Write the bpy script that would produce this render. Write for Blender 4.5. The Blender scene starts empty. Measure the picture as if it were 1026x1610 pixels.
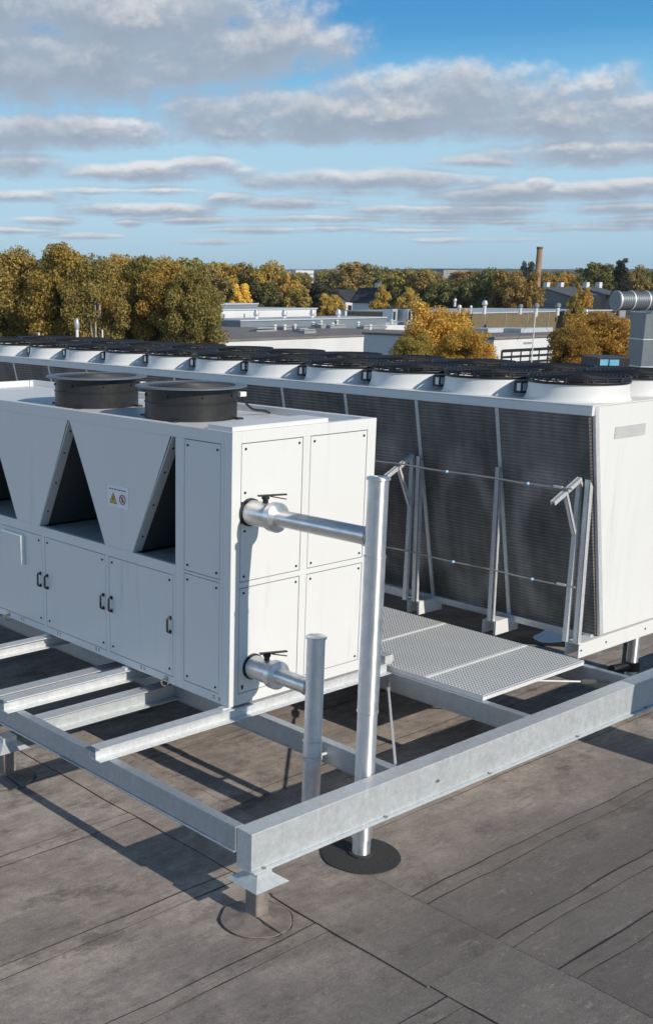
import bpy, bmesh, math, random
from math import sin, cos, pi, radians, sqrt, atan2, asin
from mathutils import Vector, Matrix, noise

random.seed(7)
scn = bpy.context.scene
COL = scn.collection

# ------------------------------------------------------------------ camera
F_PX, CX, CY, YH = 1803.0, 275.0, 940.0, 454.0
TH = atan2(CY - YH, F_PX)
A0 = radians(51.0)
FH = Vector((cos(A0), sin(A0), 0))
RT = Vector((sin(A0), -cos(A0), 0))
UP = Vector((0, 0, 1))
FW = cos(TH) * FH - sin(TH) * UP
UC = sin(TH) * FH + cos(TH) * UP
CAM = Vector((-5.2506, -5.8582, 2.9480))

def ray(x, y):
    return FW * F_PX + RT * (x - CX) - UC * (y - CY)
def bg(x, y, D):                      # point at forward distance D on the bearing of a photo pixel
    d = ray(x, y)
    return CAM + d * (D / d.dot(FH))
def on_y(x, y, Y):
    d = ray(x, y); return CAM + d * ((Y - CAM.y) / d.y)
def az_el(x, y):
    d = ray(x, y).normalized()
    return atan2(d.dot(RT), d.dot(FH)), asin(d.z)

cam_d = bpy.data.cameras.new('camera')
cam = bpy.data.objects.new('camera', cam_d); COL.objects.link(cam)
M = Matrix((RT, UC, -FW)).transposed().to_4x4(); M.translation = CAM
cam.matrix_world = M
cam_d.sensor_fit = 'VERTICAL'; cam_d.sensor_height = 24.0
cam_d.lens = F_PX / 1610 * 24.0
cam_d.shift_x = (513 - CX) / 1610; cam_d.shift_y = (CY - 805) / 1610
cam_d.clip_start = 0.1; cam_d.clip_end = 20000
scn.camera = cam

# ------------------------------------------------------------------ light
SUN_L = Vector((-0.03, 1.92, -1.0)).normalized()
sd = bpy.data.lights.new('sun', 'SUN'); sd.energy = 3.7; sd.angle = radians(0.53); sd.color = (1.0, 0.915, 0.80)
so = bpy.data.objects.new('sun', sd); COL.objects.link(so)
so.rotation_euler = SUN_L.to_track_quat('-Z', 'Y').to_euler(); so.location = (0, -20, 20)
SUN_EL = asin(-SUN_L.z); SUN_ROT = atan2(-SUN_L.x, -SUN_L.y)

scn.view_settings.view_transform = 'Standard'
scn.view_settings.look = 'None'
scn.view_settings.exposure = 0.0
scn.view_settings.gamma = 1.0

# ------------------------------------------------------------------ node helpers
class NT:
    def __init__(s, tree): s.t = tree; s.n = tree.nodes; s.l = tree.links
    def new(s, typ, **kw):
        n = s.n.new(typ)
        for k, v in kw.items():
            if k == 'inp':
                for kk, vv in v.items():
                    if isinstance(vv, bpy.types.NodeSocket): s.l.new(vv, n.inputs[kk])
                    else: n.inputs[kk].default_value = vv
            else: setattr(n, k, v)
        return n
    def math(s, op, a, b=None, c=None, clamp=False):
        n = s.n.new('ShaderNodeMath'); n.operation = op; n.use_clamp = clamp
        for i, v in enumerate((a, b, c)):
            if v is None: continue
            if isinstance(v, bpy.types.NodeSocket): s.l.new(v, n.inputs[i])
            else: n.inputs[i].default_value = v
        return n.outputs[0]
    def mixc(s, f, a, b, mode='MIX'):
        n = s.n.new('ShaderNodeMix'); n.data_type = 'RGBA'; n.blend_type = mode
        for i, v in ((0, f), (6, a), (7, b)):
            if isinstance(v, bpy.types.NodeSocket): s.l.new(v, n.inputs[i])
            else: n.inputs[i].default_value = v if i == 0 else (tuple(v) + (1,) if len(v) == 3 else v)
        return n.outputs[2]
    def noise(s, vec, scale, detail=4, rough=.55, w=None):
        n = s.n.new('ShaderNodeTexNoise'); n.inputs['Scale'].default_value = scale
        n.inputs['Detail'].default_value = detail; n.inputs['Roughness'].default_value = rough
        if vec is not None: s.l.new(vec, n.inputs['Vector'])
        return n.outputs[0]
    def rng(s, v, a, b, c=0., d=1., smooth=False):
        n = s.n.new('ShaderNodeMapRange'); n.clamp = True
        if smooth: n.interpolation_type = 'SMOOTHSTEP'
        s.l.new(v, n.inputs[0])
        for i, x in zip((1, 2, 3, 4), (a, b, c, d)): n.inputs[i].default_value = x
        return n.outputs[0]
    def mapping(s, vec, scale=(1, 1, 1), loc=(0, 0, 0)):
        n = s.n.new('ShaderNodeMapping'); n.inputs['Scale'].default_value = scale; n.inputs['Location'].default_value = loc
        s.l.new(vec, n.inputs['Vector']); return n.outputs[0]
    def bump(s, h, strength=.3, dist=.01):
        n = s.n.new('ShaderNodeBump'); n.inputs['Strength'].default_value = strength; n.inputs['Distance'].default_value = dist
        s.l.new(h, n.inputs['Height']); return n.outputs[0]

MAT = {}
def material(name):
    m = bpy.data.materials.new(name); m.use_nodes = True
    nt = NT(m.node_tree); p = m.node_tree.nodes['Principled BSDF']
    MAT[name] = m
    return m, nt, p
def setp(nt, p, **kw):
    for k, v in kw.items():
        k = k.replace('_', ' ')
        if isinstance(v, bpy.types.NodeSocket): nt.l.new(v, p.inputs[k])
        else: p.inputs[k].default_value = tuple(v) + (1,) if isinstance(v, tuple) and len(v) == 3 else v

def pos(nt): return nt.new('ShaderNodeNewGeometry').outputs['Position']
def objc(nt): return nt.new('ShaderNodeTexCoord').outputs['Object']

def simple(name, col, rough=.5, metal=0., var=.12, scale=6., bump=0., bscale=40.):
    m, nt, p = material(name)
    v = pos(nt)
    n1 = nt.noise(v, scale, 5, .6)
    f = nt.rng(n1, .3, .7, 1 - var, 1 + var)
    c = nt.new('ShaderNodeVectorMath', operation='SCALE', inp={0: col}); nt.l.new(f, c.inputs['Scale'])
    setp(nt, p, Base_Color=c.outputs[0], Roughness=rough, Metallic=metal)
    if bump:
        setp(nt, p, Normal=nt.bump(nt.noise(v, bscale, 3), .4, bump))
    return m

# painted sheet metal of the machines
def white_paint(name, col, rough=.38):
    m, nt, p = material(name)
    v = pos(nt)
    big = nt.noise(v, 1.3, 4, .6)
    streak = nt.noise(nt.mapping(v, (9, 9, .7)), 1.0, 5, .65)
    d = nt.math('MULTIPLY', nt.rng(streak, .56, .8), nt.rng(big, .35, .7))
    c = nt.mixc(nt.math('MULTIPLY', d, .46), col, (.45, .43, .39))
    c = nt.mixc(nt.rng(nt.noise(v, 60, 3), .70, .82, 0, .10), c, (.40, .38, .34))
    bow = nt.noise(v, 2.2, 2)
    setp(nt, p, Base_Color=c, Roughness=nt.rng(big, .3, .7, rough - .06, rough + .1), Normal=nt.bump(bow, .08, .05))
    return m
white_paint('paint_white', (.80, .81, .80))
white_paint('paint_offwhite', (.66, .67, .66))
white_paint('paint_cooler', (.80, .81, .80), .42)

def galvanised(name, base, metal, rough):
    m, nt, p = material(name)
    v = pos(nt)
    vo = nt.new('ShaderNodeTexVoronoi', inp={'Scale': 55., 'Vector': v})
    sp = nt.rng(nt.math('FRACT', nt.math('MULTIPLY', vo.outputs['Color'], 3.1)), 0, 1, .94, 1.05)
    big = nt.rng(nt.noise(v, 2.2, 5, .65), .3, .75, .95, 1.03)
    drip = nt.rng(nt.noise(nt.mapping(v, (14, 14, 1.2)), 1, 4, .6), .35, .75, .955, 1.035)
    k = nt.math('MULTIPLY', nt.math('MULTIPLY', sp, big), drip)
    c = nt.new('ShaderNodeVectorMath', operation='SCALE', inp={0: base}); nt.l.new(k, c.inputs['Scale'])
    wear = nt.rng(nt.noise(v, 9, 6, .7), .64, .72)
    cc = nt.mixc(nt.math('MULTIPLY', wear, .16), c.outputs[0], (.30, .29, .27))
    setp(nt, p, Base_Color=cc, Metallic=metal, Roughness=nt.rng(nt.noise(v, 20, 3), .3, .7, rough - .07, rough + .09),
         Normal=nt.bump(nt.noise(v, 90, 2), .12, .004))
    return m
galvanised('galv', (.68, .72, .74), .55, .56)
galvanised('galv_shade', (.47, .52, .56), .60, .56)  # same steel in a darker copy, shade painted into its colour
galvanised('galv_light', (.78, .80, .81), .5, .52)
galvanised('galv_duct', (.20, .235, .26), .35, .45)
galvanised('fan_steel', (.036, .036, .039), .35, .42)

def alu(name, base, axis):
    m, nt, p = material(name)
    v = pos(nt)
    n = nt.noise(nt.mapping(v, (3, 3, 3)), 3, 5, .6)
    dull = nt.rng(nt.noise(v, 11, 5, .65), .42, .75)
    tg = nt.new('ShaderNodeTangent', direction_type='RADIAL', axis=axis)
    setp(nt, p, Base_Color=nt.mixc(nt.math('MULTIPLY', dull, .4), base, (.52, .51, .49)), Metallic=nt.rng(dull, 0, 1, .95, .7), Roughness=nt.rng(n, .3, .7, .42, .54), Anisotropic=.85, Anisotropic_Rotation=.25,
         Normal=nt.bump(n, .05, .01), Tangent=tg.outputs[0])
alu('cladding', (.92, .92, .91), 'Z')
alu('cladding_branch', (.92, .92, .91), 'Y')
def coil_mat():
    m, nt, p = material('coil_fins')
    v = pos(nt)
    sx = nt.new('ShaderNodeSeparateXYZ', inp={0: v})
    w = nt.math('SINE', nt.math('MULTIPLY', sx.outputs[2], 2 * pi / .030))
    w2 = nt.math('SINE', nt.math('MULTIPLY', sx.outputs[1], 2 * pi / .115))
    # arch shaped pale bands, one per bay, painting light through the fins
    yb = nt.math('SUBTRACT', nt.math('MODULO', nt.math('ADD', sx.outputs[1], 20 * .885 + .75), .885), .4425)
    zb = nt.math('SUBTRACT', sx.outputs[2], .75)
    r = nt.math('SQRT', nt.math('ADD', nt.math('MULTIPLY', yb, nt.math('MULTIPLY', yb, 4.2)), nt.math('MULTIPLY', zb, zb)))
    r = nt.math('ADD', r, nt.math('MULTIPLY', nt.math('SUBTRACT', nt.noise(v, 2.5, 4), .5), .35))
    ring = nt.math('MULTIPLY', nt.rng(r, .45, .62, 0, 1, True), nt.rng(r, .66, .90, 1, 0, True))
    blot = nt.rng(nt.noise(nt.mapping(v, (1.6, 1.6, .7)), 1.6, 5, .6), .35, .75, .55, 1.5)
    k = nt.math('MULTIPLY', nt.math('MULTIPLY_ADD', w, .15, 1.0), nt.math('MULTIPLY_ADD', w2, .05, 1.0))
    k = nt.math('MULTIPLY', k, blot)
    k = nt.math('MULTIPLY', k, nt.math('MULTIPLY_ADD', ring, .65, .88))
    c = nt.new('ShaderNodeVectorMath', operation='SCALE', inp={0: (.205, .192, .180)}); nt.l.new(k, c.inputs['Scale'])
    setp(nt, p, Base_Color=c.outputs[0], Roughness=.55, Metallic=.2, Normal=nt.bump(w, .5, .006))
coil_mat()

def felt():
    m, nt, p = material('roof_felt')
    v = pos(nt)
    big = nt.noise(v, .55, 6, .6)
    mid = nt.noise(nt.mapping(v, (1.0, 2.6, 1)), 1.6, 8, .72)
    fine = nt.noise(v, 120, 4, .75)
    grit = nt.noise(v, 420, 2, .7)
    scuff = nt.noise(nt.mapping(v, (2.2, 26, 1)), 1.2, 6, .65)
    isl = nt.new('ShaderNodeNewGeometry').outputs['Random Per Island']
    mott = nt.noise(v, 7.5, 8, .78)
    a = nt.mixc(nt.rng(mid, .36, .64), (.355, .305, .270), (.610, .528, .464))
    a = nt.mixc(nt.rng(mott, .38, .62, 0, .65), a, (.270, .236, .214))
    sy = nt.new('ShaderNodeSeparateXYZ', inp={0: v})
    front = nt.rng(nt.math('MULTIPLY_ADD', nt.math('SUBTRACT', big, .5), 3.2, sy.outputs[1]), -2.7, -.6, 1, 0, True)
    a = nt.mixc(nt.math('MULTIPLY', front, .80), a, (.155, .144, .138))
    dark = nt.math('MULTIPLY', nt.rng(nt.noise(nt.mapping(v, (1.0, 1.9, 1), (4, 2, 0)), 1.5, 10, .78), .53, .63), .62)
    a = nt.mixc(dark, a, (.130, .115, .106))
    a = nt.mixc(nt.rng(scuff, .56, .70, 0, .40), a, (.125, .112, .104))
    a = nt.mixc(nt.rng(nt.noise(nt.mapping(v, (1.6, 9, 1), (2, 7, 0)), 1.5, 9, .75), .58, .72, 0, .40), a, (.50, .45, .41))
    spots = nt.rng(nt.noise(nt.mapping(v, (1, 1, 1), (9, 1, 0)), 10, 8, .75), .60, .70, 0, .55)
    a = nt.mixc(spots, a, (.10, .090, .080))
    a = nt.mixc(nt.rng(nt.noise(nt.mapping(v, (1, 1, 1), (3, 8, 0)), 24, 6, .75), .58, .70, 0, .5), a, (.46, .41, .37))
    k = nt.math('MULTIPLY', nt.rng(fine, .25, .75, .60, 1.40), nt.rng(isl, 0, 1, .80, 1.12))
    k = nt.math('MULTIPLY', k, nt.rng(grit, .3, .7, .78, 1.22))
    c = nt.new('ShaderNodeVectorMath', operation='SCALE'); nt.l.new(a, c.inputs[0]); nt.l.new(k, c.inputs['Scale'])
    h = nt.math('ADD', nt.math('MULTIPLY', fine, .25), nt.math('ADD', nt.math('MULTIPLY', mid, .9), nt.math('MULTIPLY', grit, .1)))
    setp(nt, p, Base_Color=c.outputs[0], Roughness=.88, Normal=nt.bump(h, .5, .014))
    p.inputs['Specular IOR Level'].default_value = .25
felt()
simple('bitumen', (.030, .028, .026), .7, var=.4, scale=30)
simple('felt_patch', (.045, .046, .048), .9, var=.3, scale=60, bump=.004, bscale=300)
simple('apron_felt', (.255, .220, .195), .9, var=.35, scale=9, bump=.006, bscale=120)
simple('black_plastic', (.018, .018, .02), .45, var=.2)
simple('rubber', (.022, .022, .022), .6, var=.2)
simple('shadow_gap', (.10, .11, .12), .7)
simple('bolt_dark', (.03, .03, .033), .4, .3)
simple('wire', (.16, .15, .145), .5, .5)
simple('misting_line', (.42, .40, .38), .5, .1)
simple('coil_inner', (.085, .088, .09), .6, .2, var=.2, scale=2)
simple('panel_trim', (.80, .82, .83), .5, .1, var=.05)
simple('zinc_bolt', (.5, .48, .42), .35, .9)
simple('sticker_white', (.95, .96, .97), .12, var=.02)
simple('sticker_yellow', (.75, .48, .03), .4, var=.03)
simple('sticker_red', (.50, .10, .07), .4, var=.03)
simple('sticker_ink', (.03, .03, .035), .5, var=.02)
simple('plate_grey', (.56, .57, .575), .4, var=.06)
simple('nozzle', (.35, .62, .85), .15, var=.05)
simple('opening_floor', (.50, .50, .49), .5, var=.15)

def grate():
    m, nt, p = material('grating')
    v = pos(nt)
    mp = nt.new('ShaderNodeMapping'); nt.l.new(v, mp.inputs[0])
    mp.inputs['Rotation'].default_value = (0, 0, radians(45)); mp.inputs['Scale'].default_value = (1, 1, 0)
    sx = nt.new('ShaderNodeSeparateXYZ', inp={0: mp.outputs[0]})
    a = nt.math('SINE', nt.math('MULTIPLY', sx.outputs[0], 2 * pi / .046))
    b = nt.math('SINE', nt.math('MULTIPLY', sx.outputs[1], 2 * pi / .046))
    ab = nt.math('MULTIPLY', a, b)
    hole = nt.rng(ab, .30, .62)
    c = nt.mixc(hole, nt.mixc(nt.rng(nt.noise(v, 3, 5), .3, .7), (.80, .83, .85), (.88, .90, .90)), (.26, .275, .29))
    setp(nt, p, Base_Color=c, Metallic=.05, Roughness=.45, Normal=nt.bump(nt.math('ABSOLUTE', ab), .9, .008))
grate()

# background materials
simple('clad_white', (.74, .75, .75), .6, var=.06, scale=.4)
simple('clad_bluegrey', (.20, .24, .28), .6, var=.10, scale=.4)
simple('clad_grey', (.30, .31, .32), .7, var=.12, scale=.5)
simple('clad_silver', (.55, .58, .60), .4, .4, var=.1, scale=2)
simple('roof_brown', (.22, .20, .19), .9, var=.2, scale=.5)
simple('roof_dark', (.045, .045, .055), .8, var=.25, scale=1)
simple('slate_grey', (.115, .12, .125), .7, var=.2, scale=1)
simple('roof_pale', (.50, .55, .60), .6, var=.1, scale=.4)
simple('brick_ochre', (.19, .15, .085), .85, var=.15, scale=1.5)
simple('brick_red', (.36, .23, .13), .85, var=.25, scale=1.2)
simple('glass_dark', (.03, .035, .045), .1, var=.2, scale=.3)
simple('timber_orange', (.42, .27, .08), .6, var=.2, scale=2)
simple('blue_sheet', (.20, .55, .74), .25, var=.12, scale=3)
simple('bark', (.085, .068, .05), .9, var=.3, scale=5, bump=.02, bscale=14)
simple('birch_bark', (.42, .38, .32), .9, var=.3, scale=5)
simple('concrete', (.36, .35, .33), .85, var=.15, scale=2)

def ground_mat():
    m, nt, p = material('ground')
    v = pos(nt)
    a = nt.mixc(nt.rng(nt.noise(v, .02, 6), .4, .6), (.05, .055, .03), (.10, .085, .05))
    a = nt.mixc(nt.rng(nt.noise(v, .11, 5), .5, .62, 0, .6), a, (.12, .115, .11))
    setp(nt, p, Base_Color=a, Roughness=.95)
ground_mat()
def hill_mat():
    m, nt, p = material('hill_wood')
    v = pos(nt)
    a = nt.mixc(nt.rng(nt.noise(v, .012, 6, .7), .38, .62), (.028, .034, .018), (.085, .066, .028))
    setp(nt, p, Base_Color=a, Roughness=1.0)
hill_mat()

def leaf_mat():
    m, nt, p = material('leaves')
    oi = nt.new('ShaderNodeObjectInfo')
    isl = nt.new('ShaderNodeNewGeometry').outputs['Random Per Island']
    v = pos(nt)
    n = nt.noise(v, .55, 3, .6)
    c = nt.mixc(nt.rng(n, .42, .70, 0, .45), oi.outputs['Color'], (.19, .18, .060))
    hs = nt.new('ShaderNodeHueSaturation')
    nt.l.new(nt.rng(isl, 0, 1, .485, .515), hs.inputs['Hue']); nt.l.new(c, hs.inputs['Color'])
    nt.l.new(nt.rng(nt.math('FRACT', nt.math('MULTIPLY', isl, 17.3)), 0, 1, .66, 1.38), hs.inputs['Value'])
    setp(nt, p, Base_Color=hs.outputs[0], Roughness=.65)
    p.inputs['Specular IOR Level'].default_value = .2
    tr = nt.new('ShaderNodeBsdfTranslucent'); nt.l.new(hs.outputs[0], tr.inputs[0])
    mx = nt.new('ShaderNodeMixShader'); mx.inputs[0].default_value = .38
    nt.l.new(p.outputs[0], mx.inputs[1]); nt.l.new(tr.outputs[0], mx.inputs[2])
    nt.l.new(mx.outputs[0], nt.n['Material Output'].inputs[0])
leaf_mat()
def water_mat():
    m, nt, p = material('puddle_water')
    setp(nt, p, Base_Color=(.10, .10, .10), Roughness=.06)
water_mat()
simple('shade_felt', (.026, .025, .025), .85, var=.5, scale=3)  # near-black felt, shade beyond the dry cooler put into the colour
MAT['shade_felt'].node_tree.nodes['Principled BSDF'].inputs['Specular IOR Level'].default_value = .12

# ------------------------------------------------------------------ mesh helpers
WO = {}
def wo(o): return WO.get(o.name, Vector((0, 0, 0))) if o else Vector((0, 0, 0))

class MB:
    def __init__(s): s.v = []; s.f = []; s.sm = []; s.mi = []; s.cur = 0
    def add(s, vs, fs, smooth=False):
        o = len(s.v); s.v += [Vector(x) for x in vs]
        for f in fs: s.f.append([i + o for i in f]); s.sm.append(smooth); s.mi.append(s.cur)
        return s
    def box(s, x0, x1, y0, y1, z0, z1):
        vs = [(x, y, z) for z in (z0, z1) for y in (y0, y1) for x in (x0, x1)]
        return s.add(vs, [(0, 2, 3, 1), (4, 5, 7, 6), (0, 1, 5, 4), (2, 6, 7, 3), (0, 4, 6, 2), (1, 3, 7, 5)])
    def prism(s, pts, ext):
        ext = Vector(ext); n = len(pts); p = [Vector(q) for q in pts]
        nrm = Vector((0, 0, 0))
        for i in range(n): nrm += p[i].cross(p[(i + 1) % n])
        if nrm.dot(ext) > 0: p = p[::-1]
        vs = p + [q + ext for q in p]
        fs = [tuple(range(n)), tuple(range(2 * n - 1, n - 1, -1))]
        for i in range(n):
            j = (i + 1) % n; fs.append((j, i, i + n, j + n))
        return s.add(vs, fs)
    def lathe(s, c, ax, prof, n=24, cap=True, smooth=True):
        ax = Vector(ax).normalized(); c = Vector(c)
        u = ax.orthogonal().normalized(); w = ax.cross(u)
        vs = []; fs = []
        for r, h in prof:
            for i in range(n):
                a = 2 * pi * i / n
                vs.append(c + ax * h + (u * cos(a) + w * sin(a)) * r)
        for k in range(len(prof) - 1):
            for i in range(n):
                j = (i + 1) % n
                fs.append((k * n + i, k * n + j, (k + 1) * n + j, (k + 1) * n + i))
        s.add(vs, fs, smooth)
        if cap:
            o = len(s.v) - len(vs)
            s.f.append([o + i for i in range(n - 1, -1, -1)]); s.sm.append(False); s.mi.append(s.cur)
            s.f.append([o + (len(prof) - 1) * n + i for i in range(n)]); s.sm.append(False); s.mi.append(s.cur)
        return s
    def tube(s, p0, p1, r, n=12, r2=None):
        p0 = Vector(p0); p1 = Vector(p1); d = p1 - p0
        return s.lathe(p0, d, [(r, 0), (r if r2 is None else r2, d.length)], n)
    def path(s, pts, r, n=8):
        pts = [Vector(p) for p in pts]
        vs = []; fs = []
        t0 = (pts[1] - pts[0]).normalized(); u = t0.orthogonal().normalized()
        for k, p in enumerate(pts):
            t = (pts[min(k + 1, len(pts) - 1)] - pts[max(k - 1, 0)]).normalized()
            u = (u - t * u.dot(t)).normalized(); w = t.cross(u)
            for i in range(n):
                a = 2 * pi * i / n; vs.append(p + (u * cos(a) + w * sin(a)) * r)
        for k in range(len(pts) - 1):
            for i in range(n):
                j = (i + 1) % n; fs.append((k * n + i, k * n + j, (k + 1) * n + j, (k + 1) * n + i))
        fs.append(tuple(range(n - 1, -1, -1))); fs.append(tuple((len(pts) - 1) * n + i for i in range(n)))
        return s.add(vs, fs, True)
    def torus(s, c, ax, R, r, n=48, m=6):
        ax = Vector(ax).normalized(); c = Vector(c); u = ax.orthogonal().normalized(); w = ax.cross(u)
        vs = []; fs = []
        for i in range(n):
            a = 2 * pi * i / n; d = u * cos(a) + w * sin(a)
            for k in range(m):
                b = 2 * pi * k / m; vs.append(c + d * (R + r * cos(b)) + ax * r * sin(b))
        for i in range(n):
            for k in range(m):
                i2 = (i + 1) % n; k2 = (k + 1) % m
                fs.append((i * m + k, i2 * m + k, i2 * m + k2, i * m + k2))
        return s.add(vs, fs, True)
    def mesh(s, name, mats, off=Vector((0, 0, 0))):
        me = bpy.data.meshes.new(name)
        me.from_pydata([v - off for v in s.v], [], s.f)
        if not isinstance(mats, (list, tuple)): mats = [mats]
        for m in mats: me.materials.append(MAT[m])
        me.polygons.foreach_set('use_smooth', s.sm); me.polygons.foreach_set('material_index', s.mi)
        me.update()
        if any(s.sm): me.set_sharp_from_angle(angle=radians(38))
        return me
    def build(s, name, mats, parent=None, origin=None, bevel=0., label=None):
        og = Vector(origin) if origin is not None else (sum(s.v, Vector()) / max(len(s.v), 1))
        o = bpy.data.objects.new(name, s.mesh(name, mats, og))
        COL.objects.link(o)
        WO[o.name] = og
        if parent is not None: o.parent = parent; o.location = og - wo(parent)
        else: o.location = og
        if bevel:
            b = o.modifiers.new('bevel', 'BEVEL'); b.width = bevel; b.segments = 2; b.limit_method = 'ANGLE'; b.angle_limit = radians(50)
        if label: o['label'] = label
        return o

def tag(o, label, cat, group=None, kind=None):
    o['label'] = label; o['category'] = cat
    if group: o['group'] = group
    if kind: o['kind'] = kind
    return o
def struct(o): o['kind'] = 'structure'; return o
def thing(name, loc, label, cat, group=None):
    o = bpy.data.objects.new(name, None); COL.objects.link(o); o.empty_display_size = .2
    o.location = loc; WO[o.name] = Vector(loc)
    return tag(o, label, cat, group)
def link_copy(o, parent=None, at=None):
    c = o.copy(); COL.objects.link(c)
    if parent is not None: c.parent = parent
    if at is not None: c.location = at
    return c

G = -0.73       # roof level
GROUND = -8.5

# ------------------------------------------------------------------ roof of the building
mb = MB(); mb.box(-13, 24, -13, 26, G - .5, G - .012)
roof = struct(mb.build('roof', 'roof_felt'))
mb = MB(); mb.box(-12.9, 23.9, -12.9, 25.9, GROUND, G - .5); mb.build('wall', 'clad_grey', roof)

def wob(t, s, a): return a * (noise.noise(Vector((t * 1.7, s * 3.3, .5))) + .4 * noise.noise(Vector((t * 6.1, s * 7.7, 2.5))))
sheets = MB(); laps = MB(); seams = MB()
sid = [0]
def sheet_x(x0, x1, ya, yb, zt, cap0=False, cap1=False):
    """felt strip running along X, top edge lap at y=ya (the near side)"""
    sid[0] += 1; s = sid[0]
    n = max(2, int((x1 - x0) / .18))
    vs = []; 
    for i in range(n + 1):
        x = x0 + (x1 - x0) * i / n
        y0 = ya + wob(x, s, .022); y1 = yb + .06
        ym = ya + .10 + wob(x, s + .3, .02)
        for yy, zz in ((y0, G - .012), (y0, zt), (ym, zt + .0015), (ym + .0005, zt - .001), (y1, zt - .004), (y1, G - .012)): vs.append((x, yy, zz))
    fs = []
    for i in range(n):
        for k in (0, 1, 3, 4):
            a = i * 6 + k; fs.append((a, a + 6, a + 7, a + 1))
    sheets.add(vs, fs)
    vs = []
    for i in range(n + 1):
        x = x0 + (x1 - x0) * i / n; y0 = ya + wob(x, s, .022)
        wd = .004 + .011 * max(0, noise.noise(Vector((x * 2.3, s * 1.9, 7))) + .05)
        vs += [(x, y0 - wd, G - .0055), (x, y0 + .003, G - .0050)]
    seams.add(vs, [(2 * i, 2 * i + 2, 2 * i + 3, 2 * i + 1) for i in range(n)])
    vs = []
    for i in range(n + 1):
        x = x0 + (x1 - x0) * i / n; y0 = ya + .10 + wob(x, s + .3, .02)
        wd = .0018 + .006 * max(0, noise.noise(Vector((x * 1.3, s * 2.9, 3))) + .1)
        vs += [(x, y0 - wd, zt + .0035), (x, y0 + wd, zt + .0035)]
    seams.add(vs, [(2 * i, 2 * i + 2, 2 * i + 3, 2 * i + 1) for i in range(n)])
def sheet_y(y0, y1, xa, xb, zt):
    sid[0] += 1; s = sid[0]
    n = max(2, int((y1 - y0) / .18)); vs = []
    for i in range(n + 1):
        y = y0 + (y1 - y0) * i / n
        xx0 = xa + wob(y, s, .018); xx1 = xb + wob(y, s + .5, .018)
        for xx, zz in ((xx0, G - .012), (xx0, zt), (xx1, zt), (xx1, G - .012)): vs.append((xx, y, zz))
    fs = []
    for i in range(n):
        for k in range(3):
            a = i * 4 + k; fs.append((a, a + 1, a + 5, a + 4))
    fs.append((0, 3, 2, 1)); b = n * 4; fs.append((b, b + 1, b + 2, b + 3))
    sheets.add(vs, [f[::-1] for f in fs])
    for side, x in ((-1, xa), (1, xb)):
        vs = []
        for i in range(n + 1):
            y = y0 + (y1 - y0) * i / n
            xx = x + wob(y, s + (.5 if side > 0 else 0), .018)
            wd = .0005 + .004 * max(0, noise.noise(Vector((y * 2.1, s * 1.3 + side, 5))) + .1)
            vs += [(xx - side * .002, y, zt + .0012), (xx + side * (wd + .002), y, zt - .0012)]
        fs = [(2 * i, 2 * i + 2, 2 * i + 3, 2 * i + 1) for i in range(n)]
        seams.add(vs, fs if side < 0 else [f[::-1] for f in fs])
yl = [-12.8, -11.7, -10.7, -9.6, -8.6, -7.6, -6.6, -5.6, -4.65, -3.65, -2.68, -1.72, -.93, .2, 1.2, 2.2, 3.2, 4.2, 5.2, 6.2, 7.2]
for a, b in zip(yl[:-1], yl[1:]): sheet_x(-12.8, -.66, a, b, G - .004)
yr = [-12.8, -11.7, -10.7, -9.6, -8.6, -7.6, -6.6, -5.6, -4.7, -3.8, -2.92, -2.5, -1.88, -1.0, -.1, .9, 1.9, 2.9, 3.9, 4.9, 5.9, 6.9]
for a, b in zip(yr[:-1], yr[1:]): sheet_x(-.08, 14, a, b, G - .004)
sheet_y(-12.8, -2.44, -.70, -.03, G)
sheet_y(-2.46, -1.22, -.72, -.035, G + .0015)
sheet_y(-1.24, 7.2, -.70, -.04, G)
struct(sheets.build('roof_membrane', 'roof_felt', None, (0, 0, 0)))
struct(seams.build('roof_seams', 'bitumen', None, (0, 0, 0)))

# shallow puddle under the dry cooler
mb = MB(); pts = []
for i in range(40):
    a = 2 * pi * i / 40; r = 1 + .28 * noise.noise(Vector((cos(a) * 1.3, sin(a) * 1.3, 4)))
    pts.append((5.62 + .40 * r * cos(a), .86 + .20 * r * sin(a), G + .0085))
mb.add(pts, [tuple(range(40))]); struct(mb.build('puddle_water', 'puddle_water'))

mb = MB(); nn_ = 60; top = []; bot = []  # dark sheet painting the shade seen under and beyond the dry cooler
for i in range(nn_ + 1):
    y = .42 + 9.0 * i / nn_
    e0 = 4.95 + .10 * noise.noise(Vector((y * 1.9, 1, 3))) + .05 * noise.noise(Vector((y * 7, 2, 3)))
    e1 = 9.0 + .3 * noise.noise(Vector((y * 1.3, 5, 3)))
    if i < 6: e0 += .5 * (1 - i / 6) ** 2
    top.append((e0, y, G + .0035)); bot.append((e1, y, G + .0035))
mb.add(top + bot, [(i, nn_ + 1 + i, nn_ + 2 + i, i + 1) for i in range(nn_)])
struct(mb.build('shade_patch', 'shade_felt', None, (0, 0, 0)))

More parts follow.
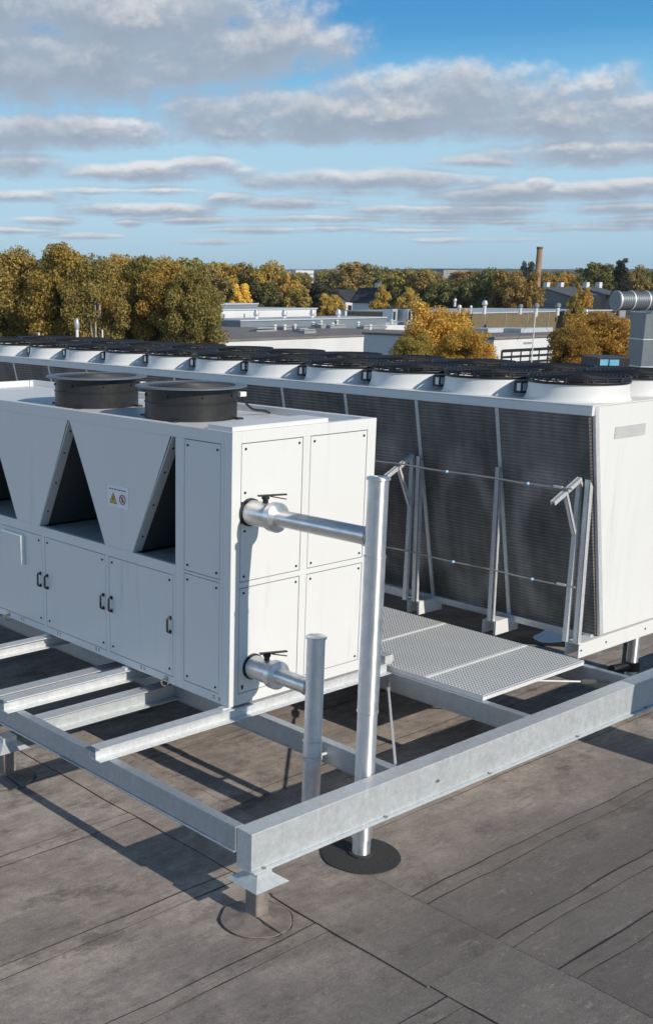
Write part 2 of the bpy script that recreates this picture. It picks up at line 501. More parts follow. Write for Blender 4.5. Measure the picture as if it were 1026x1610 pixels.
# ------------------------------------------------------------------ steel support frame
fr = thing('steel_support_frame', (-1.02, -1.345, G), 'galvanised steel beam frame on short posts carrying the machines above the roof', 'steel frame')
BV = .004
def hbeam_y(mb, x0, x1, y0, y1, z0, z1, tf=.010, tw=.007):
    xm = (x0 + x1) / 2
    mb.box(x0, x1, y0, y1, z1 - tf, z1); mb.box(x0, x1, y0, y1, z0, z0 + tf)
    mb.box(xm - tw / 2, xm + tw / 2, y0, y1, z0 + tf, z1 - tf)
def hbeam_x(mb, x0, x1, y0, y1, z0, z1, tf=.009, tw=.006):
    ym = (y0 + y1) / 2
    mb.box(x0, x1, y0, y1, z1 - tf, z1); mb.box(x0, x1, y0, y1, z0, z0 + tf)
    mb.box(x0, x1, ym - tw / 2, ym + tw / 2, z0 + tf, z1 - tf)
def channel_y(mb, x0, x1, y0, y1, z0, z1, web_at_x0=True, tf=.010, tw=.008, lip=.012):
    mb.box(x0, x1, y0, y1, z1 - tf, z1); mb.box(x0 - lip, x1, y0, y1, z0, z0 + tf)
    mb.box(x0 + .001, x0 + tw, y0, y1, z0 + tf, z1 - tf)
# front boxed edge beam
mb = MB(); mb.box(-1.075, 7.0, -1.413, -1.282, -.362, -.120); mb.box(-1.072, 7.0, -1.440, -1.278, -.376, -.363)
mb.build('edge_beam', 'galv', fr, bevel=BV)
for x in (-.98, .1, 1.2, 2.3, 3.3):
    mb = MB(); mb.lathe((x, -1.424, -.3635), (0, 0, 1), [(.012, 0), (.012, .012)], 6, smooth=False); mb.build('bolt', 'zinc_bolt', fr)
mb = MB(); mb.lathe((.62, -1.4135, -.255), (0, -1, 0), [(.014, 0), (.014, .006), (.008, .016)], 8); mb.build('bolt', 'zinc_bolt', fr)
# side beams
mb = MB(); channel_y(mb, -1.085, -1.018, -1.2815, 7.2, -.282, -.1185, lip=.014); mb.build('side_beam', 'galv_shade', fr, bevel=BV)
for x0, x1, y0 in ((.287, .357, -1.2815), (1.800, 1.868, -1.2815), (3.200, 3.262, -1.2815)):
    mb = MB(); channel_y(mb, x0, x1, y0, 7.2, -.280, -.1205, lip=.002); mb.build('inner_beam', 'galv_shade', fr, bevel=BV)
# lower cross members between the side beam and the first inner beam
for y in (.925, 1.575):
    mb = MB(); hbeam_x(mb, -1.016, .285, y, y + .125, -.262, -.124); mb.build('cross_member', 'galv', fr, bevel=BV)
# cross beams that carry the chiller
for y in (-.012, 1.175, 2.345, 3.52, 4.70):
    mb = MB(); hbeam_x(mb, -1.160, 1.775, y, y + .105, -.117, -.018); mb.build('cross_beam', 'galv_light', fr, bevel=.003)
    for xa, xb in ((-.045, .06), (1.40, 1.50)):
        mb = MB(); mb.box(xa, xb, y + .03, y + .085, -.0175, -.004); mb.build('bearing_pad', 'galv_light', fr, bevel=.002)
mb = MB(); mb.box(1.70, 1.80, -.005, .09, -.016, .045); mb.build('end_bracket', 'galv_light', fr, bevel=.003)
# posts with rain collars
def post(x, y, ztop):
    mb = MB()
    a, b = .060, .134
    for z0, z1, h0, h1 in ((-.376, -.415, a, a), (-.415, -.470, a, b)):
        vs = []
        for h, z in ((h0, z0 - .0005), (h1, z1)):
            vs += [(x - h, y - h, z), (x + h, y - h, z), (x + h, y + h, z), (x - h, y + h, z)]
        mb.add(vs, [(0, 4, 5, 1), (1, 5, 6, 2), (2, 6, 7, 3), (3, 7, 4, 0)] + ([(0, 1, 2, 3)] if z0 == -.376 else [(7, 6, 5, 4)]))
    pc = mb.build('post', 'galv', fr)
    c = MB(); c.box(x - .052, x + .052, y - .052, y + .052, G, -.46); c.build('felt_wrap', 'apron_felt', pc, bevel=.01)
    # felt apron: dished patch bonded round the post
    vs = [(x, y, G + .05)]; fs = []; n = 40
    rings = ((.07, .040), (.10, .020), (.16, .012), (.215, .009), (.222, .000))
    for r, z in rings:
        for i in range(n):
            t = 2 * pi * i / n; rr = r * (1 + .06 * noise.noise(Vector((cos(t) * 2, sin(t) * 2, x))))
            vs.append((x - .01 + rr * cos(t), y - .01 + rr * sin(t), G + z))
    for i in range(n): fs.append((0, 1 + i, 1 + (i + 1) % n))
    for k in range(len(rings) - 1):
        for i in range(n):
            j = (i + 1) % n; fs.append((1 + k * n + i, 1 + (k + 1) * n + i, 1 + (k + 1) * n + j, 1 + k * n + j))
    c = MB(); c.add(vs, fs, True); c.build('felt_apron', 'apron_felt', pc)
    c = MB(); vs = []
    for i in range(n):
        t = 2 * pi * i / n; rr = .222 * (1 + .06 * noise.noise(Vector((cos(t) * 2, sin(t) * 2, x))))
        w = .001 + .009 * max(0, noise.noise(Vector((cos(t) * 3, sin(t) * 3, 8))) + .1)
        for q in (rr - .004, rr + w): vs.append((x - .01 + q * cos(t), y - .01 + q * sin(t), G + .0045))
    c.add(vs, [(2 * i, 2 * i + 1, (2 * i + 3) % (2 * n), (2 * i + 2) % (2 * n)) for i in range(n)])
    c.add([(x - .052, y - .055, G + .048), (x - .044, y - .055, G + .048), (x - .012, y - .235, G + .006), (x - .024, y - .235, G + .006)], [(0, 3, 2, 1)])
    c.build('bitumen_edge', 'bitumen', pc)
post(-.965, -1.352, -.376)
post(-1.062, 1.385, -.376)
post(2.2, 1.9, -.376)
post(4.6, -1.352, -.376)
# tie rods
def rod(p0, p1):
    p0 = Vector(p0); p1 = Vector(p1); d = (p1 - p0).normalized()
    mb = MB(); mb.tube(p0, p1, .0095, 8); t = mb.build('tie_rod', 'galv_light', fr)
    mb = MB(); mb.tube(p0 + d * .06, p0 + d * .20, .022, 6); mb.tube(p0 - d * .02, p0 + d * .06, .012, 6); mb.build('turnbuckle', 'zinc_bolt', t)
    mb = MB(); mb.tube(p1 - d * .07, p1, .02, 6); mb.build('end_fork', 'galv_light', t)
rod((1.785, .03, -.195), (.385, -1.255, -.190))
rod((3.17, -1.12, -.195), (1.89, .03, -.190))
rod((.27, -.02, -.215), (-.99, -1.2, -.215)) if False else None

# ------------------------------------------------------------------ walkway
wk = thing('walkway_grating', (2.5, 1.5, -.118), 'pale perforated metal walkway between the two machines', 'walkway')
for y0, y1 in ((-.88, -.315), (-.31, .57), (.575, 1.455), (1.46, 2.34), (2.345, 3.225), (3.23, 4.11)):
    mb = MB(); mb.box(1.835, 3.205, y0, y1, -.0855, -.080); g = mb.build('grating_panel', 'grating', wk)
    mb = MB()
    mb.box(1.828, 1.8345, y0, y1, -.1175, -.076); mb.box(3.2055, 3.212, y0, y1, -.1175, -.078)
    mb.box(1.835, 3.205, y0, y0 + .013, -.1175, -.0745); mb.box(1.835, 3.205, y1 - .013, y1, -.1175, -.0745)
    mb.build('panel_edge', 'panel_trim', g)

# ------------------------------------------------------------------ chiller (white unit)
CH = thing('chiller_unit', (.73, 2.3, 0), 'boxy white chiller with triangular side openings and two round fan outlets on top', 'chiller')
L = 4.86; W = 1.467; Hh = 2.0
OPEN = [(.625, .625, 1.155, .660), (1.52, 2.50, 2.50, 2.005)]
apx = lambda k: .66 + 1.345 * k
# lower casing and end block (recessed core behind the panels)
mb = MB(); mb.box(.009, W - .009, .009, L - .009, .004, .930); mb.box(.009, W - .009, .009, .612, .930, 1.93)
mb.box(.009, W - .009, L - .3, L - .009, .930, 1.93)
mb.build('casing', 'shadow_gap', CH)
# outer frame profiles
mb = MB()
e = .0005
mb.box(0, .085, 0, .085, 0, 2.0); mb.box(1.372, W, 0, .085, 0, 2.0); mb.box(0, .085, L - .085, L, 0, 2.0); mb.box(1.372, W, L - .085, L, 0, 2.0)
mb.box(.085, 1.372, 0, .06, 1.917, 2.0); mb.box(.085, 1.372, 0, .03, .884, .925); mb.box(.085, 1.372, 0, .03, 0, .084)
mb.box(.687, .760, 0, .03, .084, .884); mb.box(.687, .760, 0, .03, .925, 1.917)
mb.box(0, .06, .085, L - .085, 1.910, 2.0); mb.box(W - .06, W, .085, L - .085, 1.910, 2.0); mb.box(.085, 1.372, L - .06, L, 1.917, 2.0)
mb.box(0, .03, .085, .118, 0, 1.910)
mb.box(0, .03, .118, .520, .916, .937); mb.box(0, .03, .118, .520, 0, .072)
mb.box(0, .03, .520, .620, 0, 1.910)
mb.box(0, .04, .620, L - .085, .872, .955); mb.box(0, .03, .620, L - .085, 0, .062)
ds = [.652, 1.468, 1.524, 2.418, 2.474, 3.368, 3.424, 4.318]
for a, b in ((.620, .6475), (1.4725, 1.5195), (2.4225, 2.4695), (3.3725, 3.4195), (4.3225, L - .085)): mb.box(0, .03, a, b, .062, .872)
mb.build('frame', 'paint_white', CH, bevel=.003)
# V plates of the upper side
zb, zt = .9555, 1.9095
plates = [[(1.155, zb), (1.52, zb), (1.985, zt), (.682, zt)],
          [(2.500, zb), (2.865, zb), (3.330, zt), (2.025, zt)],
          [(3.845, zb), (4.210, zb), (4.660, zt), (3.370, zt)],
          [(4.62, zb), (L - .086, zb), (L - .086, zt), (4.70, zt)]]
vpan = []
for q in plates:
    mb = MB(); mb.prism([(0.002, y, z) for y, z in q], (.006, 0, 0)); vpan.append(mb.build('side_plate', 'paint_white', CH))
# tunnels behind the openings: painted return, dark coil, floor
holes = [(.622, 1.155, .660, True), (1.52, 2.50, 2.005, False), (2.865, 3.845, 3.350, False), (4.21, 4.62, 4.68, False)]
for y0, y1, ya, half in holes:
    dz = zt - zb
    for yb, sgn in ((y1, 1), (y0, -1)):
        if half and sgn < 0: continue
        d = Vector((0, ya - yb, dz))
        nrm = Vector((0, sgn, 0)); t = .012
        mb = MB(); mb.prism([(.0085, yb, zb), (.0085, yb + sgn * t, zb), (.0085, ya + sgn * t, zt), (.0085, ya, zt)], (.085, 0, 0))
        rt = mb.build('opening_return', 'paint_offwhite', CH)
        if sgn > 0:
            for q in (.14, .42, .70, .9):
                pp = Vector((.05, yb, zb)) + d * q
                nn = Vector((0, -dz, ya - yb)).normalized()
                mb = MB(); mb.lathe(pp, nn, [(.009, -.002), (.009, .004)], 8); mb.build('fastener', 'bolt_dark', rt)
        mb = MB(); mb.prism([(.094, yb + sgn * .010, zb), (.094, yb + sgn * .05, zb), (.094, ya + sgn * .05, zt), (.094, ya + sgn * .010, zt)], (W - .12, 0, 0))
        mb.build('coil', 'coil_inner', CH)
    mb = MB(); mb.box(.0405, W - .02, max(y0, .613), y1, .9305, .9395); mb.build('drain_tray', 'opening_floor', CH)
mb = MB(); mb.box(W - .02, W - .004, .613, L - .09, .9555, 1.9095); mb.build('back_plate', 'paint_white', CH)
# flat panels with fasteners
bolt_me = MB().lathe((0, 0, 0), (0, 0, 1), [(.0095, 0), (.0095, .005), (.006, .008)], 8).mesh('fastener', 'bolt_dark')
def fast(parent, p, nrm):
    o = bpy.data.objects.new('fastener', bolt_me); COL.objects.link(o); o.parent = parent
    o.location = Vector(p) - wo(parent); o.rotation_euler = Vector(nrm).to_track_quat('Z', 'Y').to_euler()
for x0, x1, z0, z1, ex in ((.0905, .6815, .9305, 1.9115, [(.125, 1.57), (.125, 1.295)]), (.7655, 1.3665, .9305, 1.9115, []),
                           (.0905, .6815, .0895, .8785, [(.125, .14)]), (.7655, 1.3665, .0895, .8785, [])):
    mb = MB(); mb.box(x0, x1, .0015, .0085, z0, z1); pn = mb.build('end_panel', 'paint_white', CH, bevel=.002)
    i = .035
    for px, pz in [(x0 + i, z0 + i), (x1 - i, z0 + i), (x0 + i, z1 - i), (x1 - i, z1 - i)] + ex: fast(pn, (px, .0015, pz), (0, -1, 0))
for z0, z1 in ((.9415, 1.9045), (.0765, .9115)):
    mb = MB(); mb.box(.0015, .0085, .1225, .5155, z0, z1); pn = mb.build('side_panel', 'paint_white', CH, bevel=.002)
    for py in (.155, .48):
        for pz in (z0 + .04, z1 - .04): fast(pn, (.0015, py, pz), (-1, 0, 0))
def handle(parent, y, z):
    h = .055
    mb = MB(); mb.path([(.002, y, z + h), (-.022, y, z + h), (-.031, y, z + h - .009), (-.031, y, z - h + .009), (-.022, y, z - h), (.002, y, z - h)], .0085, 8)
    mb.box(-.004, .002, y - .012, y + .012, z + h - .014, z + h + .014); mb.box(-.004, .002, y - .012, y + .012, z - h - .014, z - h + .014)
    mb.build('handle', 'black_plastic', parent)
for k in range(4):
    a, b = ds[2 * k], ds[2 * k + 1]
    mb = MB(); mb.box(.0015, .0085, a, b, .0665, .8675); dr = mb.build('door', 'paint_white', CH, bevel=.002)
    handle(dr, a + .028, .475); handle(dr, b - .028, .475)
    for py in (a + .04, b - .04):
        for pz in (.12, .825): fast(dr, (.0015, py, pz), (-1, 0, 0))
    if k == 2:
        mb = MB(); mb.box(-.045, .0012, 2.745, 3.085, .565, .835); cb = mb.build('control_box', 'paint_white', dr, bevel=.006)
# rivets and slots along the base
for y in (.1, .16, 1.0, 1.04, 1.62, 1.66, 2.2, 2.24, 2.8, 2.84):
    for z in (.028, .044):
        mb = MB(); mb.box(-.0015, .001, y, y + .018, z, z + .006); mb.build('vent_slot', 'bolt_dark', CH)
# roof deck, cover plate
mb = MB(); mb.box(.06, W - .06, .06, L - .06, 1.930, 1.944); mb.build('deck', 'paint_white', CH)
mb = MB(); mb.box(.012, .955, .015, .275, 2.0008, 2.034); mb.build('cover_plate', 'paint_white', CH, bevel=.004)
# fan outlets
def fan_out(y):
    mb = MB(); c = (.73, y, 1.9445)
    mb.lathe(c, (0, 0, 1), [(.372, 0), (.372, .125), (.378, .128), (.378, .136), (.370, .139), (.370, .248)], 56, cap=False)
    mb.lathe(c, (0, 0, 1), [(.362, .248), (.362, 0)], 56, cap=False)
    st = mb.build('fan_cowl', 'fan_steel', CH)
    mb = MB(); mb.lathe(c, (0, 0, 1), [(.360, .249), (.448, .249), (.448, .258), (.440, .261), (.360, .261), (.360, .249)], 64, cap=False); mb.build('cowl_rim', 'galv_duct', st)
    mb = MB()
    for i in range(14):
        R = .06 + .3 * i / 13.; mb.torus(Vector(c) + Vector((0, 0, .252 + .02 * (1 - (R / .36) ** 2))), (0, 0, 1), R, .0028, 48, 5)
    for i in range(8):
        a = pi * i / 8; d = Vector((cos(a), sin(a), 0)); mb.path([Vector(c) + d * q * .36 + Vector((0, 0, .250 + .02 * (1 - q * q))) for q in (-1, -.5, 0, .5, 1)], .0035, 5)
    mb.build('fan_guard', 'wire', st)
    mb = MB()
    mb.lathe((c[0], c[1], c[2] + .04), (0, 0, 1), [(.10, 0), (.10, .13), (.07, .15)], 24)
    for i in range(5):
        a = 2 * pi * i / 5; u = Vector((cos(a), sin(a), 0)); w = Vector((-sin(a), cos(a), 0))
        o = Vector(c) + Vector((0, 0, .10)); pr = [o + u * .10 - w * .05 - UP * .03, o + u * .10 + w * .05 + UP * .03, o + u * .34 + w * .10 + UP * .035, o + u * .34 - w * .10 - UP * .025]
        mb.prism(pr, (0, 0, .006))
    mb.build('fan_rotor', 'black_plastic', st)
    for a in (200, 245, 290, 335, 20, 65, 110, 155):
        d = Vector((cos(radians(a)), sin(radians(a)), 0)); mb = MB()
        mb.lathe(Vector(c) + d * .368 + Vector((0, 0, .19)), d, [(.010, 0), (.010, .012)], 8); mb.build('bolt', 'bolt_dark', st)
    d = Vector((.76, -.65, 0)); q = Vector(c) + d * .40 + Vector((0, 0, .185))
    mb = MB(); mb.box(q.x - .03, q.x + .035, q.y - .03, q.y + .03, q.z - .018, q.z + .020); mb.build('junction_box', 'paint_white', st, bevel=.004)
    mb = MB(); pts = []
    e2 = Vector((q.x + .34, q.y + .02, 1.955))
    for t in range(13):
        s = t / 12; p = q.lerp(e2, s); p.z = q.z * (1 - s) + 1.956 * s - .10 * sin(pi * s) * (1 - s) ; pts.append(p)
    mb.path(pts, .010, 8); mb.build('cable', 'black_plastic', st)
    for a in (210, 300, 30, 120):
        d = Vector((cos(radians(a)), sin(radians(a)), 0)); q = Vector(c) + d * .40
        mb = MB(); mb.box(q.x - .03, q.x + .03, q.y - .03, q.y + .03, 1.9445, 1.958); mb.build('foot_clip', 'bolt_dark', st)
for y in (1.32, 2.635): fan_out(y)
# lifting lugs
for y in (.73, 3.07, 4.4):
    mb = MB(); mb.torus((-.012, y, .0), (.5, 1, 0), .028, .007, 20, 6); mb.box(-.006, .0, y - .02, y + .02, .012, .05)
    mb.build('lifting_lug', 'zinc_bolt', CH)
# warning sticker
st = MB().box(-.0015, .0017, 1.198, 1.470, 1.286, 1.456).build('warning_sticker', 'sticker_white', vpan[0])
mb = MB(); mb.prism([(-.0016, 1.445, 1.312), (-.0016, 1.345, 1.312), (-.0016, 1.395, 1.402)], (-.0006, 0, 0)); mb.build('hazard_rim', 'sticker_ink', st)
mb = MB(); mb.prism([(-.0023, 1.435, 1.318), (-.0023, 1.355, 1.318), (-.0023, 1.395, 1.390)], (-.0005, 0, 0)); mb.build('hazard_triangle', 'sticker_yellow', st)
mb = MB(); mb.prism([(-.0029, 1.399, 1.372), (-.0029, 1.388, 1.372), (-.0029, 1.392, 1.350), (-.0029, 1.384, 1.350), (-.0029, 1.398, 1.324), (-.0029, 1.395, 1.342), (-.0029, 1.404, 1.342)], (-.0004, 0, 0)); mb.build('lightning_mark', 'sticker_ink', st)
mb = MB(); mb.torus((-.002, 1.272, 1.356), (1, 0, 0), .036, .005, 32, 5)
d = Vector((0, .036 * .7, .036 * .7)); mb.tube(Vector((-.002, 1.272, 1.356)) - d, Vector((-.002, 1.272, 1.356)) + d, .004, 6); mb.build('prohibition_ring', 'sticker_red', st)
mb = MB(); mb.lathe((-.0016, 1.274, 1.372), (-1, 0, 0), [(.006, 0), (.006, .0006)], 10); mb.prism([(-.0016, 1.286, 1.365), (-.0016, 1.266, 1.366), (-.0016, 1.262, 1.345), (-.0016, 1.272, 1.33), (-.0016, 1.284, 1.335)], (-.0006, 0, 0)); mb.build('figure_mark', 'sticker_ink', st)
mb = MB(); y = 1.448
for wd in (.028, .02, .034, .012, .03, .022, .026):
    mb.box(-.0022, -.0014, y - wd, y, 1.422, 1.431); y -= wd + .008
mb.build('caption_line', 'sticker_ink', st)

# ------------------------------------------------------------------ aluminium clad pipes
def pipe_assembly(name, label, wall, junc, riser_xy, riser_r, ztop, zbot, bands, valve_r, ring_dark, foot_taper):
    t = thing(name, (riser_xy[0], riser_xy[1], G), label, 'pipe')
    x, y = riser_xy; prof = []
    bands = sorted(bands); zs = [zbot] + bands + [ztop]
    mb = MB()
    for k in range(len(zs) - 1):
        r = riser_r - .0025 * (k % 2)
        mb.lathe((x, y, zs[k]), (0, 0, 1), [(r, 0), (r, zs[k + 1] - zs[k] - .001)], 36)
    rs = mb.build('riser', 'cladding', t)
    for z in bands:
        mb = MB(); mb.lathe((x, y, z - .008), (0, 0, 1), [(riser_r, 0), (riser_r + .0035, .003), (riser_r + .0035, .013), (riser_r, .016)], 36, cap=False)
        mb.build('joint_band', 'cladding', rs)
    mb = MB(); mb.lathe((x, y, ztop - .001), (0, 0, 1), [(riser_r + .001, 0), (riser_r + .008, .001), (riser_r + .008, .011), (riser_r + .003, .015)], 36); mb.build('cap', 'cladding', rs)
    if foot_taper:
        mb = MB(); mb.lathe((x, y, G), (0, 0, 1), [(riser_r - .008, 0), (riser_r - .006, .155)], 32); mb.build('foot_sleeve', 'cladding', rs)
    wall = Vector(wall); junc = Vector(junc); d = (junc - wall).normalized(); ln = (junc - wall).length
    mb = MB(); mb.lathe(wall, d, [(.058, .30), (.058, ln - .04)], 32); mb.build('branch_pipe', 'cladding_branch', t)
    mb = MB(); mb.lathe(wall, d, [(.066, ln - riser_r - .015), (.066, ln - riser_r + .02)], 28, cap=False); mb.build('collar', 'cladding_branch', t)
    mb = MB()
    mb.lathe(wall, d, [(.078, .012), (valve_r, .030), (valve_r, .17), (.070, .255)], 32)
    vj = mb.build('valve_jacket', 'cladding_branch', t)
    mb = MB(); mb.lathe(wall, d, [(.064, .232), (.100, .242), (.104, .247), (.104, .298), (.100, .303), (.062, .312)], 32); mb.build('jacket_drum', 'cladding_branch', vj)
    mb = MB(); mb.lathe(wall, d, [(ring_dark, -.004), (ring_dark, .012), (ring_dark - .012, .016)], 32); mb.build('rubber_collar', 'rubber', t)
    s = wall + d * .165 + UP * .078
    mb = MB(); mb.tube(s, s + UP * .055, .020, 12); mb.lathe(s + UP * .038, (0, 0, 1), [(.032, 0), (.032, .014)], 6, smooth=False)
    hd = mb.build('valve_stem', 'bolt_dark', vj)
    a = Vector((.93, -.37, 0)); b = Vector((.37, .93, 0)); q = s + UP * .056
    mb = MB(); mb.prism([q - a * .055 - b * .016, q - a * .055 + b * .016, q + a * .155 + b * .011, q + a * .155 - b * .011], (0, 0, .010))
    mb.prism([q + a * .03 - b * .02 - UP * .004, q + a * .03 - b * .008 - UP * .004, q + a * .15 - b * .008 - UP * .030, q + a * .15 - b * .018 - UP * .030], (0, 0, .007))
    mb.build('lever', 'black_plastic', hd)
    return t
pa = pipe_assembly('insulated_pipe', 'tall shiny aluminium clad pipe riser fed by the upper valve on the white chiller', (.170, -.001, 1.428), (.130, -1.20, 1.447),
                   (.128, -1.203), .068, 1.815, -.60, [.30, 1.33, -.28], .088, .100, True)
pb = pipe_assembly('insulated_pipe', 'short shiny aluminium clad pipe stub fed by the lower valve of the chiller', (.226, -.001, .272), (.165, -.69, .300),
                   (.163, -.690), .065, .665, G, [-.08], .088, .098, False)
mb = MB(); mb.tube((.20, -.70, -.2), (.286, -.705, -.2), .012, 8); mb.lathe((.163, -.690, -.214), (0, 0, 1), [(.0665, 0), (.0705, .002), (.0705, .026), (.0665, .028)], 28, cap=False)
mb.build('pipe_clamp', 'galv_light', pb)
# recess cut-out behind the upper collar
mb = MB(); mb.box(.085, .245, -.0045, .0005, 1.355, 1.508); mb.build('cut_out', 'rubber', pa)
mb = MB(); pts = []
for i in range(48):
    a = 2 * pi * i / 48; r = .262 * (1 + .03 * noise.noise(Vector((cos(a) * 2, sin(a) * 2, 1)))); pts.append((.115 + r * cos(a), -1.215 + r * sin(a), G + .0045))
mb.prism(pts, (0, 0, .007)); mb.prism([(.128 + .085 * cos(2 * pi * i / 24), -1.203 + .085 * sin(2 * pi * i / 24), G + .0118) for i in range(24)], (0, 0, .012))
tag(mb.build('pipe_flashing', 'felt_patch'), 'round black bitumen flashing on the roof round the foot of the tall pipe', 'flashing')

pc = thing('drain_pipe', (4.85, -.42, G), 'metal standpipe with black coupling on the roof under the far machine', 'pipe')
mb = MB(); mb.lathe((4.85, -.42, G), (0, 0, 1), [(.055, 0), (.055, .62)], 28); mb.build('riser', 'cladding', pc)
mb = MB(); mb.lathe((5.02, -.30, G), (0, 0, 1), [(.07, 0), (.07, .70)], 28); mb.build('riser', 'galv_duct', pc)
mb = MB(); mb.lathe((4.85, -.42, G + .10), (0, 0, 1), [(.075, 0), (.075, .09)], 20); mb.tube((4.6, -.36, G + .14), (4.85, -.42, G + .14), .045, 14); mb.build('coupling', 'black_plastic', pc)

# ------------------------------------------------------------------ dry cooler with fans
P = .885; Y0 = -.75; NB = 12; Y1 = Y0 + P * NB
DC = thing('dry_cooler', (4.17, 4.5, -.118), 'long white dry cooler with dark finned sides and a double row of black fans', 'dry cooler')
XT, XB, ZT, ZB = 3.20, 3.63, 2.03, .03
XTr, XBr = 5.06, 4.63
# end panels (trapezoid with frame profile)
for yy, s in ((Y0, 1), (Y1, -1)):
    y_ = yy if s > 0 else yy - .03
    mb = MB(); mb.prism([(XB + .075, y_ + .004, ZB), (XBr - .075, y_ + .004, ZB), (XTr - .09, y_ + .004, ZT), (XT + .09, y_ + .004, ZT)], (0, .022, 0)); ep = mb.build('end_panel', 'paint_cooler', DC, bevel=.002)
    if s > 0:
        mb = MB(); mb.box(3.565, 4.04, Y0 - .001, Y0 + .0035, 1.745, 1.845); mb.build('nameplate', 'plate_grey', ep, bevel=.001)
    mb = MB()
    for xb, xt, q in ((XB, XT, 1), (XBr, XTr, -1)):
        mb.prism([(xb + q * .018, y_, ZB), (xb + q * .072, y_, ZB), (xt + q * .087, y_, ZT), (xt + q * .033, y_, ZT)], (0, .03, 0))
    mb.build('end_profile', 'galv_light', DC, bevel=.002)
# coil banks
for xb, xt, q in ((XB, XT, 1), (XBr, XTr, -1)):
    mb = MB(); mb.prism([(xb, Y0 + .035, ZB), (xb + q * .12, Y0 + .035, ZB), (xt + q * .12, Y0 + .035, ZT - .06), (xt, Y0 + .035, ZT - .06)], (0, Y1 - Y0 - .07, 0))
    mb.build('coil_bank', 'coil_fins', DC)
mb = MB(); mb.box(XB + .12, XBr - .12, Y0 + .04, Y1 - .04, ZB, ZB + .02); mb.build('bottom_tray', 'galv_duct', DC)
# top deck with fascia
mb = MB(); mb.box(XT - .012, XTr + .012, Y0 - .004, Y1, ZT + .001, ZT + .012); mb.box(XT - .012, XT + .030, Y0 - .003, Y1 - .03, ZT - .072, ZT); mb.box(XTr - .008, XTr + .012, Y0 + .03, Y1 - .03, ZT - .072, ZT)
mb.build('top_deck', 'paint_cooler', DC, bevel=.003)
# base rails and end beams
mb = MB()
for xb in (XB - .03, XBr - .03): mb.box(xb, xb + .06, Y0 + .06, Y1, -.03, ZB - .001)
mb.build('base_rail', 'galv_light', DC)
mb = MB(); mb.box(3.325, 5.2, Y0 - .004, Y0 + .004, -.118, .012); mb.box(3.325, 5.2, Y0 + .004, Y0 + .13, .004, .012); mb.box(3.325, 5.2, Y0 + .122, Y0 + .13, -.118, .004)
mb.build('end_beam', 'paint_cooler', DC, bevel=.002)
for x in (3.36, 3.75, 4.4):
    mb = MB(); mb.lathe((x, Y0 - .004, -.05), (0, -1, 0), [(.010, 0), (.010, .004)], 8); mb.build('bolt', 'bolt_dark', DC)
for k in range(1, NB + 1):
    y = Y0 + k * P + .04
    mb = MB(); mb.box(3.325, 3.70, y - .065, y - .058, -.118, .008); mb.box(3.325, 3.70, y + .058, y + .065, -.118, .008); mb.box(3.325, 3.70, y - .065, y + .065, .0085, .015)
    mb.build('foot_channel', 'paint_cooler', DC, bevel=.002)
